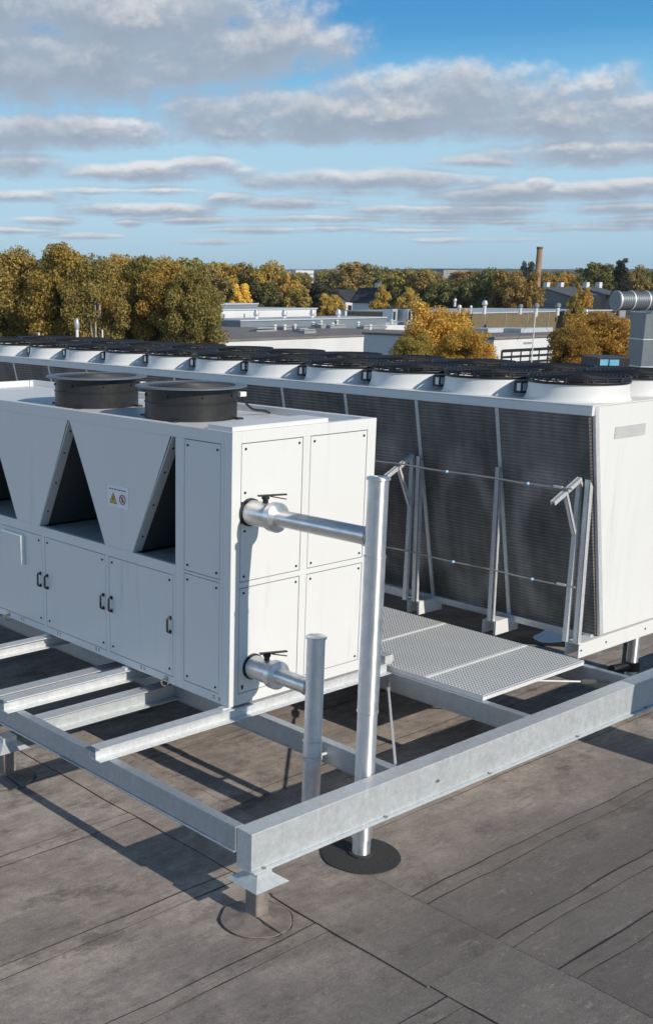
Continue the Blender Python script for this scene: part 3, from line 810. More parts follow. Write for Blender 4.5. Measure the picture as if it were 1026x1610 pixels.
# coil dividers and outer struts
def xs(z): return XB + (XT - XB) * (z - ZB) / (ZT - ZB)
for k in range(0, NB + 1):
    y = Y0 + k * P + (.055 if k == 0 else .03)
    if k:
        mb = MB(); mb.prism([(xs(.03) - .016, y - .018, .03), (xs(.03) + .01, y - .018, .03), (xs(1.955) + .01, y - .018, 1.955), (xs(1.955) - .016, y - .018, 1.955)], (0, .036, 0)); mb.build('coil_divider', 'galv_light', DC)
    ys = y + (.0 if k else -.02)
    mb = MB(); w = .024
    mb.prism([(3.318, ys - w, .0125), (3.372, ys - w, .0125), (3.330, ys - w, 1.37), (3.276, ys - w, 1.43)], (0, .005, 0))
    mb.prism([(3.318, ys + w - .005, .0125), (3.372, ys + w - .005, .0125), (3.330, ys + w - .005, 1.37), (3.276, ys + w - .005, 1.43)], (0, .005, 0))
    mb.prism([(3.318, ys - w, .0125), (3.324, ys - w, .0125), (3.282, ys - w, 1.43), (3.276, ys - w, 1.43)], (0, 2 * w, 0))
    mb.build('strut', 'galv_light', DC)
    if k % 2 == 0:
        yb = ys + .085
        mb = MB(); mb.box(3.285, 3.322, yb - .02, yb + .02, .0155, 1.40); u = mb.build('bracket_post', 'galv_light', DC)
        mb = MB()
        a0 = Vector((3.30, yb, 1.425)); a1 = Vector((2.935, yb, 1.262)); dd = (a1 - a0).normalized(); nn = Vector((-dd.z, 0, dd.x)); 
        if nn.z < 0: nn = -nn
        for q0, q1 in ((0, .20), (.225, .40)):
            b0 = a0 + dd * q0; b1 = a0 + dd * q1
            for o in (-.021, .015): mb.prism([b0 + Vector((0, o, 0)) - nn * .018, b1 + Vector((0, o, 0)) - nn * .018, b1 + Vector((0, o, 0)) + nn * .018, b0 + Vector((0, o, 0)) + nn * .018], (0, .006, 0))
            mb.prism([b0 + Vector((0, -.015, 0)) + nn * .010, b1 + Vector((0, -.015, 0)) + nn * .010, b1 + Vector((0, -.015, 0)) + nn * .016, b0 + Vector((0, -.015, 0)) + nn * .016], (0, .03, 0))
        mb.prism([a0 + dd * .16 + Vector((0, -.012, -.03)), a0 + dd * .24 + Vector((0, -.012, -.03)), a0 + dd * .24 + Vector((0, -.012, .0)), a0 + dd * .16 + Vector((0, -.012, .0))], (0, .024, 0))
        mb.build('bracket_arm', 'galv_light', u)
        mb = MB(); b0 = a0 + dd * .21 - UP * .02; b1 = Vector((3.288, yb, .96)); d2 = (b1 - b0); n2 = Vector((-d2.z, 0, d2.x)).normalized()
        for o in (-.016, .010): mb.prism([b0 + Vector((0, o, 0)) - n2 * .015, b1 + Vector((0, o, 0)) - n2 * .015, b1 + Vector((0, o, 0)) + n2 * .015, b0 + Vector((0, o, 0)) + n2 * .015], (0, .006, 0))
        mb.prism([b0 + Vector((0, -.016, 0)) - n2 * .015, b1 + Vector((0, -.016, 0)) - n2 * .015, b1 + Vector((0, -.016, 0)) - n2 * .009, b0 + Vector((0, -.016, 0)) - n2 * .009], (0, .032, 0))
        mb.build('bracket_brace', 'galv_light', u)
# cable trough along the foot on the left bays
mb = MB(); mb.box(3.34, 3.46, 1.14, Y1, .018, .026); mb.box(3.34, 3.348, 1.14, Y1, .026, .10); mb.build('cable_tray', 'galv', DC, bevel=.002)
# misting pipes with nozzles
for x, z, off, label in ((3.085, 1.372, .0, None), (3.262, .515, .0, None)):
    mb = MB(); pts = [(x, Y0 + .05 + i * .25, z - .012 * abs(sin(i * .89))) for i in range(int((Y1 - Y0) / .25))]; mb.path(pts, .0085, 6); mp = mb.build('misting_pipe', 'misting_line', DC)
    for k in range(NB):
        y = Y0 + (k + .5) * P + (.02 if k == 0 else -.02)
        mb = MB(); mb.lathe((x - .004, y, z - .008), (-1, 0, .1), [(.010, -.012), (.015, 0), (.012, .016), (.006, .022)], 10); mb.build('nozzle', 'nozzle', mp)
    mb = MB(); mb.tube((x, Y0 + .14, z), (x, Y0 + .22, z), .012, 10); mb.build('coupling', 'galv_light', mp)
# fans
shr_me = MB()
R0 = .425
prof = [(.442, 0), (.430, .012), (.422, .035), (.415, .075), (.412, .150)]
shr_me.lathe((0, 0, 0), (0, 0, 1), prof, 48, cap=False); shr_me.lathe((0, 0, 0), (0, 0, 1), [(.395, .150), (.395, .0)], 48, cap=False); shr_me.lathe((0, 0, .15), (0, 0, 1), [(.412, 0), (.395, 0.0005)], 48, cap=False)
shr_me = shr_me.mesh('shroud', 'paint_cooler')
gm = MB()
gm.lathe((0, 0, .150), (0, 0, 1), [(.398, -.012), (.424, -.010), (.427, .004), (.424, .010), (.398, .010), (.398, -.012)], 48, cap=False)
gm.torus((0, 0, .176), (0, 0, 1), .420, .006, 48, 5); gm.torus((0, 0, .192), (0, 0, 1), .418, .008, 48, 5)
for i in range(16):
    a = 2 * pi * i / 16; d = Vector((cos(a), sin(a), 0)); gm.tube(d * .420 + UP * .155, d * .418 + UP * .195, .009, 5)
for i in range(11):
    R = .07 + .34 * i / 10; gm.torus((0, 0, .186 + .014 * (1 - (R / .43) ** 2)), (0, 0, 1), R, .0045, 40, 5)
for i in range(12):
    a = 2 * pi * i / 12; d = Vector((cos(a), sin(a), 0)); gm.path([d * q * .415 + Vector((0, 0, .186 + .014 * (1 - q * q))) for q in (.1, .4, .7, 1)], .0055, 5)
for i in range(8):
    a = 2 * pi * (i + .5) / 8; d = Vector((cos(a), sin(a), 0)); t = Vector((-sin(a), cos(a), 0)); gm.prism([d * .40 - t * .03 + UP * .165, d * .40 + t * .03 + UP * .165, d * .425 + t * .03 + UP * .165, d * .425 - t * .03 + UP * .165], (0, 0, .026))
gm.lathe((0, 0, .172), (0, 0, 1), [(.12, 0), (.12, .018), (.10, .024)], 20)
guard_me = gm.mesh('fan_guard', 'black_plastic')
rm = MB(); rm.lathe((0, 0, .04), (0, 0, 1), [(.12, 0), (.12, .11)], 24)
for i in range(5):
    a = 2 * pi * i / 5; u = Vector((cos(a), sin(a), 0)); w = Vector((-sin(a), cos(a), 0)); o = Vector((0, 0, .09))
    rm.prism([o + u * .11 - w * .06 - UP * .03, o + u * .11 + w * .06 + UP * .03, o + u * .385 + w * .12 + UP * .035, o + u * .385 - w * .12 - UP * .025], (0, 0, .007))
rotor_me = rm.mesh('fan_rotor', 'black_plastic')
bm_ = MB(); bm_.box(-.045, .045, -.04, .04, -.055, .045); box_me = bm_.mesh('terminal_box', 'black_plastic')
bm_ = MB(); bm_.box(-.030, .030, -.0415, -.0405, -.035, .03); bm_.box(-.0465, -.0455, -.028, .010, -.035, .03); face_me = bm_.mesh('cover', 'galv_light')
def sub(name, me, parent, loc=(0, 0, 0), rz=0):
    o = bpy.data.objects.new(name, me); COL.objects.link(o); o.parent = parent; o.location = loc; o.rotation_euler = (0, 0, rz); return o
for r, fx in enumerate((3.675, 4.585)):
    for k in range(NB):
        fy = Y0 + (k + .5) * P + .005
        s = sub('fan', shr_me, DC, Vector((fx, fy, ZT + .0125)) - wo(DC))
        sub('fan_guard', guard_me, s, (0, 0, 0), random.random()); sub('fan_rotor', rotor_me, s, (0, 0, 0), random.random() * 3)
        # terminal box in the gap on the far side of each cowl
        a = radians(118); tb = sub('terminal_box', box_me, s, (-.215, .418, .085), 0)
        if r == 0:
            c = bpy.data.objects.new('box_plate', face_me); COL.objects.link(c); c.parent = s; c.location = (-.215, .418, .085)

# ------------------------------------------------------------------ kit on the same roof
dv = thing('spiral_duct', bg(1010, 560, 22), 'grey spiral wound ventilation duct bending down into a tall box', 'duct')
c0 = bg(966, 473, 21.5); c1 = bg(1067, 473, 21.9); c1.z = c0.z
dd = (c1 - c0).normalized(); ln = (c1 - c0).length
mb = MB(); prof = []; R = .165
h = 0; seg = .045
prof.append((R * .97, 0))
while h < ln:
    prof += [(R, h), (R, h + seg - .008), (R + .006, h + seg - .004), (R, h + seg)]; h += seg
mb.lathe(c0, dd, prof, 40); mb.build('duct', 'galv_duct', dv)
for q in (0.01, .30, .62):
    mb = MB(); mb.lathe(c0 + dd * q, dd, [(R + .004, 0), (R + .014, .004), (R + .014, .03), (R + .004, .034)], 40, cap=False); mb.build('flange', 'galv_light', dv)
b0 = bg(1015, 491, 21.8); b1 = bg(1080, 491, 21.8)
u = (b1 - b0); u.z = 0; u.normalize(); v = Vector((-u.y, u.x, 0)); wl = (b1 - b0).length
mb = MB(); zt_, zb_ = b0.z, G
mb.prism([Vector((b0.x, b0.y, zb_)), Vector((b0.x, b0.y, zb_)) + u * wl, Vector((b0.x, b0.y, zb_)) + u * wl + v * .7, Vector((b0.x, b0.y, zb_)) + v * .7], (0, 0, zt_ - zb_)); bx = mb.build('plenum_box', 'galv_duct', dv, bevel=.006)
for z in (zt_ - .008, zt_ - .50, zt_ - 1.0, zt_ - 1.6):
    mb = MB(); q = Vector((b0.x, b0.y, z)) - u * .012 - v * .012; mb.prism([q, q + u * (wl + .024), q + u * (wl + .024) + v * .724, q + v * .724], (0, 0, .018)); mb.build('seam_flange', 'galv', bx)

bl = thing('rooflight_unit', bg(958, 578, 21), 'low dark roof unit with bright blue panels beside the grey duct box', 'roof unit')
q0 = bg(938, 562, 20.5); q1 = bg(990, 562, 20.5); u = q1 - q0; u.z = 0; wl = u.length; u.normalize(); v = Vector((-u.y, u.x, 0)); zt_ = q0.z
mb = MB(); b = Vector((q0.x, q0.y, G)); mb.prism([b, b + u * wl, b + u * wl + v * .8, b + v * .8], (0, 0, zt_ - G)); mb.build('housing', 'fan_steel', bl, bevel=.01)
za = bg(950, 565.5, 20.5).z; zc = bg(950, 575, 20.5).z
for xa, xb_, zo in ((942, 955, .004), (957, 972, 0)):
    pa_ = bg(xa, 570, 20.49); pb_ = bg(xb_, 570, 20.49); p_ = Vector((pa_.x, pa_.y, zc + zo)) - v * .012; q_ = Vector((pb_.x, pb_.y, zc + zo)) - v * .012
    mb = MB(); mb.prism([p_, q_, q_ + v * .02, p_ + v * .02], (0, 0, za - zc)); mb.build('blue_panel', 'blue_sheet', bl, bevel=.004)

# low exhaust unit just outside the right edge whose shadow crosses the beam
ex = thing('exhaust_unit', (3.36, -3.2, G), 'white rooftop exhaust unit with a louvred hood standing right of the frame', 'roof unit')
mb = MB(); mb.box(3.12, 3.62, -3.5, -3.0, G, .62); mb.build('housing', 'paint_offwhite', ex, bevel=.006)
mb = MB(); mb.prism([(3.10, -3.52, .6205), (3.64, -3.52, .6205), (3.60, -3.3, .81), (3.14, -3.3, .81)], (0, .54, 0)); mb.build('hood', 'galv', ex, bevel=.004)
mb = MB()
for i in range(7): mb.box(3.16, 3.58, -3.512, -3.5005, G + .5 + i * .09, G + .55 + i * .09)
mb.build('louvre', 'clad_grey', ex)

def vent_pipe(x, y0, y1, D, wpx, label, group, hat=True, mat='clad_white', hatmat='clad_silver'):
    t = bg(x, y0, D); r = wpx / 1934 * D / 2; zb = bg(x, y1, D).z
    o = thing('roof_vent', (t.x, t.y, zb), label, 'vent', group)
    mb = MB(); mb.lathe((t.x, t.y, zb), (0, 0, 1), [(r * .72, 0), (r * .72, (t.z - zb) * .72)], 14); mb.build('stack', mat, o)
    if hat:
        mb = MB(); hh = (t.z - zb); mb.lathe((t.x, t.y, zb + hh * .60), (0, 0, 1), [(r * .75, 0), (r * 1.15, hh * .06), (r * 1.15, hh * .22), (r * .8, hh * .36), (r * .3, hh * .40)], 14); mb.build('cowl', hatmat, o)
    return o

# ------------------------------------------------------------------ terrain
mb = MB(); n = 24; S = 6000
vs = [(-S + 2 * S * i / n, -S + 2 * S * j / n, GROUND) for j in range(n + 1) for i in range(n + 1)]
mb.add(vs, [(j * (n + 1) + i, j * (n + 1) + i + 1, (j + 1) * (n + 1) + i + 1, (j + 1) * (n + 1) + i) for j in range(n) for i in range(n)])
struct(mb.build('ground', 'ground', None, (0, 0, 0)))
def ridge(name, D, ypx, amp, dx=(-900, 2200), seed=0, fine=1.0):
    mb = MB(); n = 420; vs = []
    for i in range(n + 1):
        x = dx[0] + (dx[1] - dx[0]) * i / n
        yy = ypx - amp * noise.noise(Vector((x * .0035, seed, 0))) - amp * .35 * noise.noise(Vector((x * .02, seed, 3))) - fine * noise.noise(Vector((x * .23, seed, 5)))
        p = bg(x, yy, D); dirn = (Vector((p.x, p.y, 0)) - Vector((CAM.x, CAM.y, 0))).normalized()
        f0 = Vector((p.x, p.y, GROUND)) - dirn * (D * .10); f1 = Vector((p.x, p.y, GROUND)) + dirn * (D * .25)
        m1 = p - dirn * (D * .02); m1.z = p.z - (p.z - GROUND) * .08
        vs += [f0, m1, p, f1]
    mb.add(vs, [(i * 4 + k, i * 4 + 4 + k, i * 4 + 5 + k, i * 4 + 1 + k) for i in range(n) for k in range(3)])
    return struct(mb.build(name, 'hill_wood', None, (0, 0, 0)))
ridge('hills', 3600, 423, 2.0, seed=1, fine=.6)
ridge('hills', 1900, 427.5, 2.5, seed=5, fine=1.0)

# ------------------------------------------------------------------ trees
def leaf_cloud(seed, nclump, nleaf, leaf, shape='round'):
    rnd = random.Random(seed); mb = MB(); vs = []; fs = []
    clumps = []
    for i in range(nclump):
        for _ in range(30):
            z = rnd.uniform(-1, 1); a = rnd.uniform(0, 2 * pi); rr = rnd.random() ** .45
            if shape == 'round': p = Vector((cos(a) * sqrt(1 - z * z), sin(a) * sqrt(1 - z * z), z)) * rr
            elif shape == 'tall':
                w = .95 * (1 - max(0, z) ** 1.6 * .72) * (1 - max(0, -z) ** 2 * .55); p = Vector((cos(a) * rr * w, sin(a) * rr * w, z))
            else:
                w = .28 + .72 * (1 - (z + 1) / 2); p = Vector((cos(a) * rr * w * .9, sin(a) * rr * w * .9, z))
            break
        clumps.append((p, rnd.uniform(.17, .34) * (1 if shape != 'cone' else .8)))
    tot = sum(r * r for _, r in clumps)
    for p, r in clumps:
        k = int(nleaf * r * r / tot)
        for _ in range(k):
            d = Vector((rnd.gauss(0, 1), rnd.gauss(0, 1), rnd.gauss(0, 1))).normalized() * r * rnd.random() ** .35
            d.z *= .8
            c = p + d
            nrm = (d.normalized() * .7 + Vector((rnd.gauss(0, 1), rnd.gauss(0, 1), rnd.gauss(0, 1))) * .55 + UP * .3).normalized()
            u = nrm.orthogonal().normalized(); w = nrm.cross(u); a = rnd.uniform(0, pi); u, w = u * cos(a) + w * sin(a), w * cos(a) - u * sin(a)
            s = leaf * rnd.uniform(.55, 1.35); s2 = s * rnd.uniform(.5, .9)
            o = len(vs)
            vs += [c - u * s, c - w * s2 * .9 + u * s * .1, c + u * s, c + w * s2]
            fs.append((o, o + 1, o + 2, o + 3))
    mb.add(vs, fs)
    return mb.mesh('crown', 'leaves'), clumps
def trunk_mesh(seed, clumps, mat, sx, sz, drop):
    """trunk and limbs in metres below and inside a crown of half width sx and half height sz; foot at -drop"""
    rnd = random.Random(seed); mb = MB()
    n = 8; top = sz * .45; r0 = .030 * (drop + top)
    pts = [Vector((.08 * sx * sin(t * 3 + seed), .08 * sx * cos(t * 2.3 + seed), -drop + (drop + top) * t)) for t in [i / (n - 1) for i in range(n)]]
    for i in range(n - 1): mb.tube(pts[i], pts[i + 1], r0 * (1 - i / n * .8), 7, r0 * (1 - (i + 1) / n * .8))
    for p, r in clumps[:18]:
        p = Vector((p.x * sx, p.y * sx, p.z * sz)) * .85; a = pts[rnd.randint(4, 6)]; m = a.lerp(p, .5) + Vector((0, 0, .06 * sz))
        mb.tube(a, m, r0 * .34, 5, r0 * .22); mb.tube(m, p, r0 * .22, 5, r0 * .07)
    return mb.mesh('trunk', mat)
VAR = {}
def variant(key, seed, nc, nl, leaf, shape, bark='bark'):
    cm, cl = leaf_cloud(seed, nc, nl, leaf, shape); VAR[key] = (cm, cl, bark)
for i in range(3): variant(('near', i), 11 + i, 110, 40000, .029, 'tall', 'bark')
variant(('birch', 0), 31, 64, 24000, .029, 'tall', 'birch_bark')
for i in range(2): variant(('bush', i), 21 + i, 90, 34000, .029, 'round')
for i in range(4): variant(('mid', i), 41 + i, 64, 8500, .058, 'round')
for i in range(3): variant(('far', i), 61 + i, 34, 1900, .105, 'round')
variant(('cone', 0), 71, 60, 7000, .052, 'cone')
COLS = dict(olive=(.33, .27, .085), dark=(.165, .155, .062), deep=(.058, .068, .050), gold=(.47, .345, .090), yellow=(.76, .52, .11), orange=(.56, .33, .075), rust=(.40, .255, .080), brown=(.31, .245, .09), green=(.22, .21, .075))
cnt = [0]
WID = dict(near=1.5, birch=1.4, mid=1.32, far=1.4, bush=1.14, cone=1.0)
def tree(kind, x, ytop, ybot, wpx, D, col, label, group=None, name='autumn_tree'):
    """crown spans photo rows ytop..ybot at forward distance D, wpx wide"""
    cnt[0] += 1
    if kind == 'mid': ybot += 16; ytop -= 11
    top = bg(x, ytop, D); bot = bg(x, ybot, D); sz = (top.z - bot.z) / 2 / 1.12; sx = wpx / 1934 * D / 2 / 1.10 * WID.get(kind, 1.0)
    cz = (top.z + bot.z) / 2
    key = [k for k in VAR if k[0] == kind]; cm, cl, bark = VAR[key[cnt[0] % len(key)]]
    t = thing(name, (top.x, top.y, GROUND), label, 'tree', group)
    rz = cnt[0] * 1.37
    c = COLS[col]; rr = random.Random(cnt[0]); j = rr.uniform(.85, 1.15) * dict(mid=1.4, far=1.3, near=1.15, birch=1.15).get(kind, 1.0)
    o = sub('crown', cm, t, (0, 0, cz - GROUND), rz); o.scale = (sx, sx, sz); o.color = (c[0] * j * rr.uniform(.92, 1.1), c[1] * j, c[2] * j, 1)
    o = sub('trunk', trunk_mesh(cnt[0], cl if kind != 'far' else cl[:4], bark, sx, sz, cz - GROUND), t, (0, 0, cz - GROUND), rz)
    return t
GL = 'trees screening the left horizon'
for a in [('near', -45, 398, 560, 120, 64, 'olive', 'olive autumn tree cut by the left edge of the picture'),
          ('near', 16, 394, 560, 105, 62, 'olive', 'olive tree left of the tall dark topped tree'),
          ('near', 98, 388, 560, 100, 60, 'gold', 'tallest golden tree with dark top behind the fans'),
          ('near', 82, 405, 560, 80, 66, 'dark', 'dark leaning tree behind the tallest golden tree'),
          ('birch', 152, 404, 560, 92, 58, 'olive', 'thin crowned tree with a pale trunk showing'),
          ('near', 192, 404, 560, 84, 66, 'gold', 'golden tree right of the pale trunked tree'),
          ('near', 228, 405, 560, 90, 61, 'olive', 'olive tree in the middle of the screen right of the pale trunk'),
          ('near', 262, 408, 560, 88, 58, 'gold', 'broad golden tree next to the white hall'),
          ('near', 306, 420, 565, 78, 56, 'olive', 'last tree of the screen whose edge overlaps the white hall')]:
    tree(*a, group=GL)
GM = 'woodland edge behind the white hall'
for a in [('mid', 300, 413, 480, 78, 172, 'olive', 'rounded olive tree rising above the screen on the right'),
          ('mid', 345, 417, 485, 70, 176, 'gold', 'golden crown above the left end of the white hall'),
          ('mid', 392, 417, 487, 76, 178, 'olive', 'broad olive crown above the middle of the white hall'),
          ('mid', 432, 424, 490, 64, 174, 'gold', 'golden crown above the right end of the white hall'),
          ('mid', 340, 440, 482, 50, 166, 'brown', 'brown crown close behind the white hall roof box'),
          ('mid', 378, 453, 480, 34, 164, 'yellow', 'small round yellow tree just above the white hall roof'),
          ('mid', 415, 447, 488, 48, 167, 'dark', 'dark gap tree between the yellow crowns'),
          ('mid', 452, 440, 490, 48, 168, 'gold', 'golden tree at the corner of the white hall'),
          ('mid', 500, 452, 484, 56, 175, 'deep', 'very dark round tree left of the gabled houses'),
          ('mid', 470, 460, 496, 44, 166, 'olive', 'low olive shrub tree above the grey hall'),
          ('mid', 520, 468, 496, 34, 164, 'gold', 'small golden tree left of the white house wall')]:
    tree(*a, group=GM)
GF = 'trees beyond the gabled houses'
for a in [('mid', 470, 441, 462, 50, 300, 'olive', 'pale olive crown under the distant white block'),
          ('mid', 518, 432, 462, 52, 310, 'brown', 'brown crown right of the distant white block'),
          ('mid', 553, 418, 462, 60, 300, 'brown', 'tall brown crown above the gabled houses'),
          ('mid', 585, 419, 466, 56, 300, 'green', 'tall green crown above the gabled houses'),
          ('mid', 605, 434, 478, 40, 260, 'dark', 'dark crown right of the chimneyed house')]:
    tree(*a, group=GF)
GR = 'autumn row behind the brown hall'
for i, a in enumerate([(632, 430, 486, 64, 200, 'olive', 'olive crown left end of the row behind the brown hall'), (668, 428, 488, 62, 195, 'brown', 'brown crown behind the top of the yellow tree'),
          (702, 446, 490, 58, 190, 'green', 'green crown below the grey flat roofed block'), (735, 445, 492, 62, 190, 'olive', 'olive crown right of the grey block'),
          (768, 430, 492, 62, 185, 'green', 'green crown above the vents of the brown hall'), (800, 430, 492, 60, 180, 'rust', 'rust crown near the brick chimney'),
          (826, 432, 492, 52, 175, 'rust', 'rust coloured crown touching the foot of the brick chimney')]):
    tree('mid', *a, group=GR)
for a in [('mid', 600, 462, 494, 26, 165, 'gold', 'small golden tree in front of the gable wall'), ('mid', 645, 462, 500, 34, 160, 'gold', 'golden tree behind the silver cooling units'),
          ]:
    tree(*a)
for a in [('bush', 690, 472, 600, 124, 56, 'yellow', 'large yellow tree in front of the white halls'),
          ('bush', 735, 506, 600, 84, 52, 'yellow', 'right lobe tree of the yellow pair beside the white office'),
          ('bush', 652, 522, 600, 70, 52, 'gold', 'lower golden tree at the left of the yellow pair'),
          ('bush', 938, 474, 600, 124, 60, 'orange', 'large orange tree left of the grey duct box'),
          ('bush', 908, 508, 600, 70, 57, 'orange', 'lower orange tree in front of the white office end'),
          ('bush', 975, 500, 600, 60, 62, 'rust', 'rust tree touching the grey duct box')]:
    tree(*a)
for a in [('mid', 862, 440, 470, 40, 260, 'rust', 'rust crown right of the chimney'), ('mid', 893, 438, 470, 42, 270, 'orange', 'orange crown over the grey roofs'),
          ('mid', 936, 419, 462, 62, 250, 'green', 'rounded green tree behind the grey roofs'), ('cone', 978, 406, 466, 46, 200, 'deep', 'tall dark evergreen near the duct'),
          ('mid', 1008, 430, 470, 44, 230, 'brown', 'brown tree right of the dark evergreen'), ('mid', 1040, 428, 470, 50, 240, 'dark', 'dark tree at the right edge above the duct'),
          ('mid', 830, 418, 450, 26, 420, 'deep', 'dark distant tree left of the chimney top'), ('mid', 918, 456, 490, 24, 190, 'orange', 'orange sapling before the grey houses'),
          ('mid', 905, 474, 500, 24, 150, 'gold', 'gold sapling before the white vent')]:
    tree(*a)
rr = random.Random(5)
GD = 'distant trees along the horizon'
for i in range(110):
    D = rr.uniform(380, 950); x = rr.uniform(-180, 1180)
    yt = 454 - (rr.uniform(5.5, 10.5) * 1934 / D) + rr.uniform(-1, 3); yt = max(yt, 424)
    tree('far', x, yt, yt + 14000 / D, rr.uniform(9, 15) * 1934 / D, D, rr.choice(['olive', 'dark', 'deep', 'brown', 'rust', 'green', 'gold']), 'small distant tree crown in the woods below the horizon', GD)

# ------------------------------------------------------------------ background buildings
def hall(name, x0, x1, yt, D, depth, wall, roofm, label, zbot=None, cap=.35, parapet=True, cat='building'):
    a = bg(x0, yt, D); b = on_y(x1, yt, a.y)
    zb = GROUND if zbot is None else zbot
    o = thing(name, ((a.x + b.x) / 2, a.y + depth / 2, zb), label, cat)
    mb = MB(); mb.box(a.x, b.x, a.y, a.y + depth, zb, a.z - .02); mb.build('wall', wall, o)
    mb = MB(); mb.box(a.x - .12, b.x + .12, a.y - .12, a.y + depth + .12, a.z - .0195, a.z + .12); mb.build('roof', roofm, o)
    return o, a, b
h1, a, b = hall('white_hall', 343, 497, 488, 132, 18, 'clad_white', 'roof_pale', 'long white hall with three vents, behind the grey hall')
for xx in (352, 384, 403, 447): 
    p = on_y(xx, 495, a.y); mb = MB(); mb.box(p.x - .10, p.x + .10, a.y - .05, a.y - .001, -8, a.z - .4); mb.build('downpipe', 'clad_grey', h1)
tb_, a2, b2 = hall('roof_plant_room', 333, 405, 479, 140, 8, 'clad_bluegrey', 'roof_pale', 'blue grey plant room on the roof of the white hall', zbot=.75)
h2, a, b = hall('grey_hall', 378, 606, 505, 123, 7, 'clad_bluegrey', 'roof_pale', 'low blue grey hall in front of the white hall', cap=.2)
h3, a3, b3 = hall('low_workshop', 336, 700, 537, 92, 24, 'clad_white', 'roof_brown', 'low white workshop with brown flat roof and orange doors')
for xa, xb_ in ((571, 581), (583, 594)):
    p = on_y(xa, 545, a3.y); q = on_y(xb_, 545, a3.y); mb = MB(); mb.box(p.x, q.x, a3.y - .06, a3.y - .001, a3.z - 2.6, a3.z - .35); mb.build('door', 'timber_orange', h3)
for xx in (432, 447, 463, 491, 504, 522, 529, 562, 581, 614):
    p = on_y(xx, 532, a3.y + rr.uniform(6, 22)); mb = MB(); mb.lathe((p.x, p.y, a3.z + .1), (0, 0, 1), [(.14, 0), (.14, .35), (.26, .40), (.1, .55)], 10); mb.build('roof_cap', 'clad_white', h3)
h4, a4, b4 = hall('white_annexe', 567, 690, 511, 136, 14, 'clad_white', 'roof_pale', 'white annexe carrying silver cooling units, behind the yellow tree')
for xa, xb_ in ((572, 584), (588, 598)):
    p = on_y(xa, 516, a4.y); q = on_y(xb_, 516, a4.y); mb = MB(); mb.box(p.x, q.x, a4.y - .05, a4.y - .001, a4.z - 2.2, a4.z - .7); mb.build('window', 'glass_dark', h4)
for xa, lb in ((617, 'left one of two silver cooling units on the white annexe'), (641, 'right one of two silver cooling units on the white annexe')):
    p = bg(xa, 486, 146); q = bg(xa + 15, 486, 146)
    o = thing('cooling_unit', (p.x, p.y, a4.z + .12), lb, 'cooling unit', 'cooling units on the annexe')
    mb = MB(); mb.box(p.x, q.x, p.y, p.y + 1.6, a4.z + .12, p.z); mb.build('casing', 'clad_silver', o)
    mb = MB(); mb.lathe(((p.x + q.x) / 2, p.y + .8, p.z), (0, 0, 1), [(.4, 0), (.4, .18)], 16); mb.build('fan', 'fan_steel', o)
    mb = MB(); mb.box(p.x + .12, p.x + .22 + .3, p.y - .03, p.y - .001, a4.z + .3, p.z - .3); mb.build('grille', 'glass_dark', o)
h5, a5, b5 = hall('brown_hall', 742, 960, 493, 140, 20, 'brick_ochre', 'roof_pale', 'wide ochre brown hall with white roof edge and many vents')
h6, a6, b6 = hall('white_office', 776, 900, 533, 75, 11, 'clad_white', 'roof_brown', 'white office block with a band of windows behind the fan row')
p = on_y(788, 550, a6.y); q = on_y(900, 550, a6.y); zt6 = on_y(788, 551, a6.y).z
mb = MB(); mb.box(p.x, q.x, a6.y - .04, a6.y - .001, zt6 - 1.6, zt6); wb = mb.build('window_band', 'glass_dark', h6)
mb = MB(); n = 8
for i in range(n + 1): x = p.x + (q.x - p.x) * i / n; mb.box(x - .07, x + .07, a6.y - .07, a6.y - .041, zt6 - 1.6, zt6)
mb.box(p.x, q.x, a6.y - .065, a6.y - .041, zt6 - .06, zt6 + .06); mb.build('mullion', 'bolt_dark', wb)
mb = MB()
for z in (.14, .52, .90, 1.25): mb.box(p.x, q.x, a6.y - .055, a6.y - .0415, zt6 - z - .22, zt6 - z)
mb.build('blind', 'clad_white', wb)
mb = MB(); p = on_y(822, 538, a6.y)
for i in range(6): mb.box(p.x + i * .16, p.x + i * .16 + .11, a6.y - .02, a6.y - .001, p.z - .14, p.z)
mb.build('fascia_lettering', 'clad_grey', h6)
for x0, x1, yy, lb in ((766, 818, 525, 'left pale roof light strip on the white office'), (818, 868, 523.5, 'right pale roof light strip on the white office')):
    p = bg(x0, yy + 3, 82); q = on_y(x1, yy, p.y); mb = MB(); mb.box(p.x, q.x, p.y, p.y + 1.4, a6.z + .1205, a6.z + .42); tag(mb.build('roof_light', 'roof_pale', bevel=.02), lb, 'roof light')
GV = 'vents on the white and grey halls'
for xx, yy, lb in ((403, 487, 'first silver capped vent from the left on the grey hall'), (447, 487, 'second silver capped vent from the left on the grey hall'), (491, 486, 'silver capped vent at the right end of the white hall'), (532, 486, 'silver capped vent left of the white annexe')):
    vent_pipe(xx, yy, 512, 127 + (xx - 400) * .07, 8, lb, GV)
GW = 'vents along the brown hall roof'
for xx, y0, y1, w, lb in ((715, 469, 482, 5, 'plain white stack above the yellow tree'), (722, 479, 494, 6, 'short white stack beside the yellow tree'), (740, 480, 494, 4, 'thin white stack at the left end of the brown hall'),
                      (762, 472, 494, 8, 'thick silver stack on the brown hall'), (818, 478, 494, 7, 'white stack left of the blue capped vent'), (843, 476, 498, 8, 'blue capped vent behind the thin mast'),
                      (877, 476, 496, 8, 'blue capped vent below the grey houses'), (921, 486, 500, 6, 'white vent right of the grey houses')):
    vent_pipe(xx, y0, y1, 138, w, lb, GW, hatmat='clad_bluegrey' if 'blue' in lb else 'clad_silver')
vent_pipe(121, 500, 545, 34, 7, 'white capped vent pipe before the left trees', None)
vent_pipe(61, 514, 545, 34, 4, 'small white vent pipe near the left edge', None, hat=False)
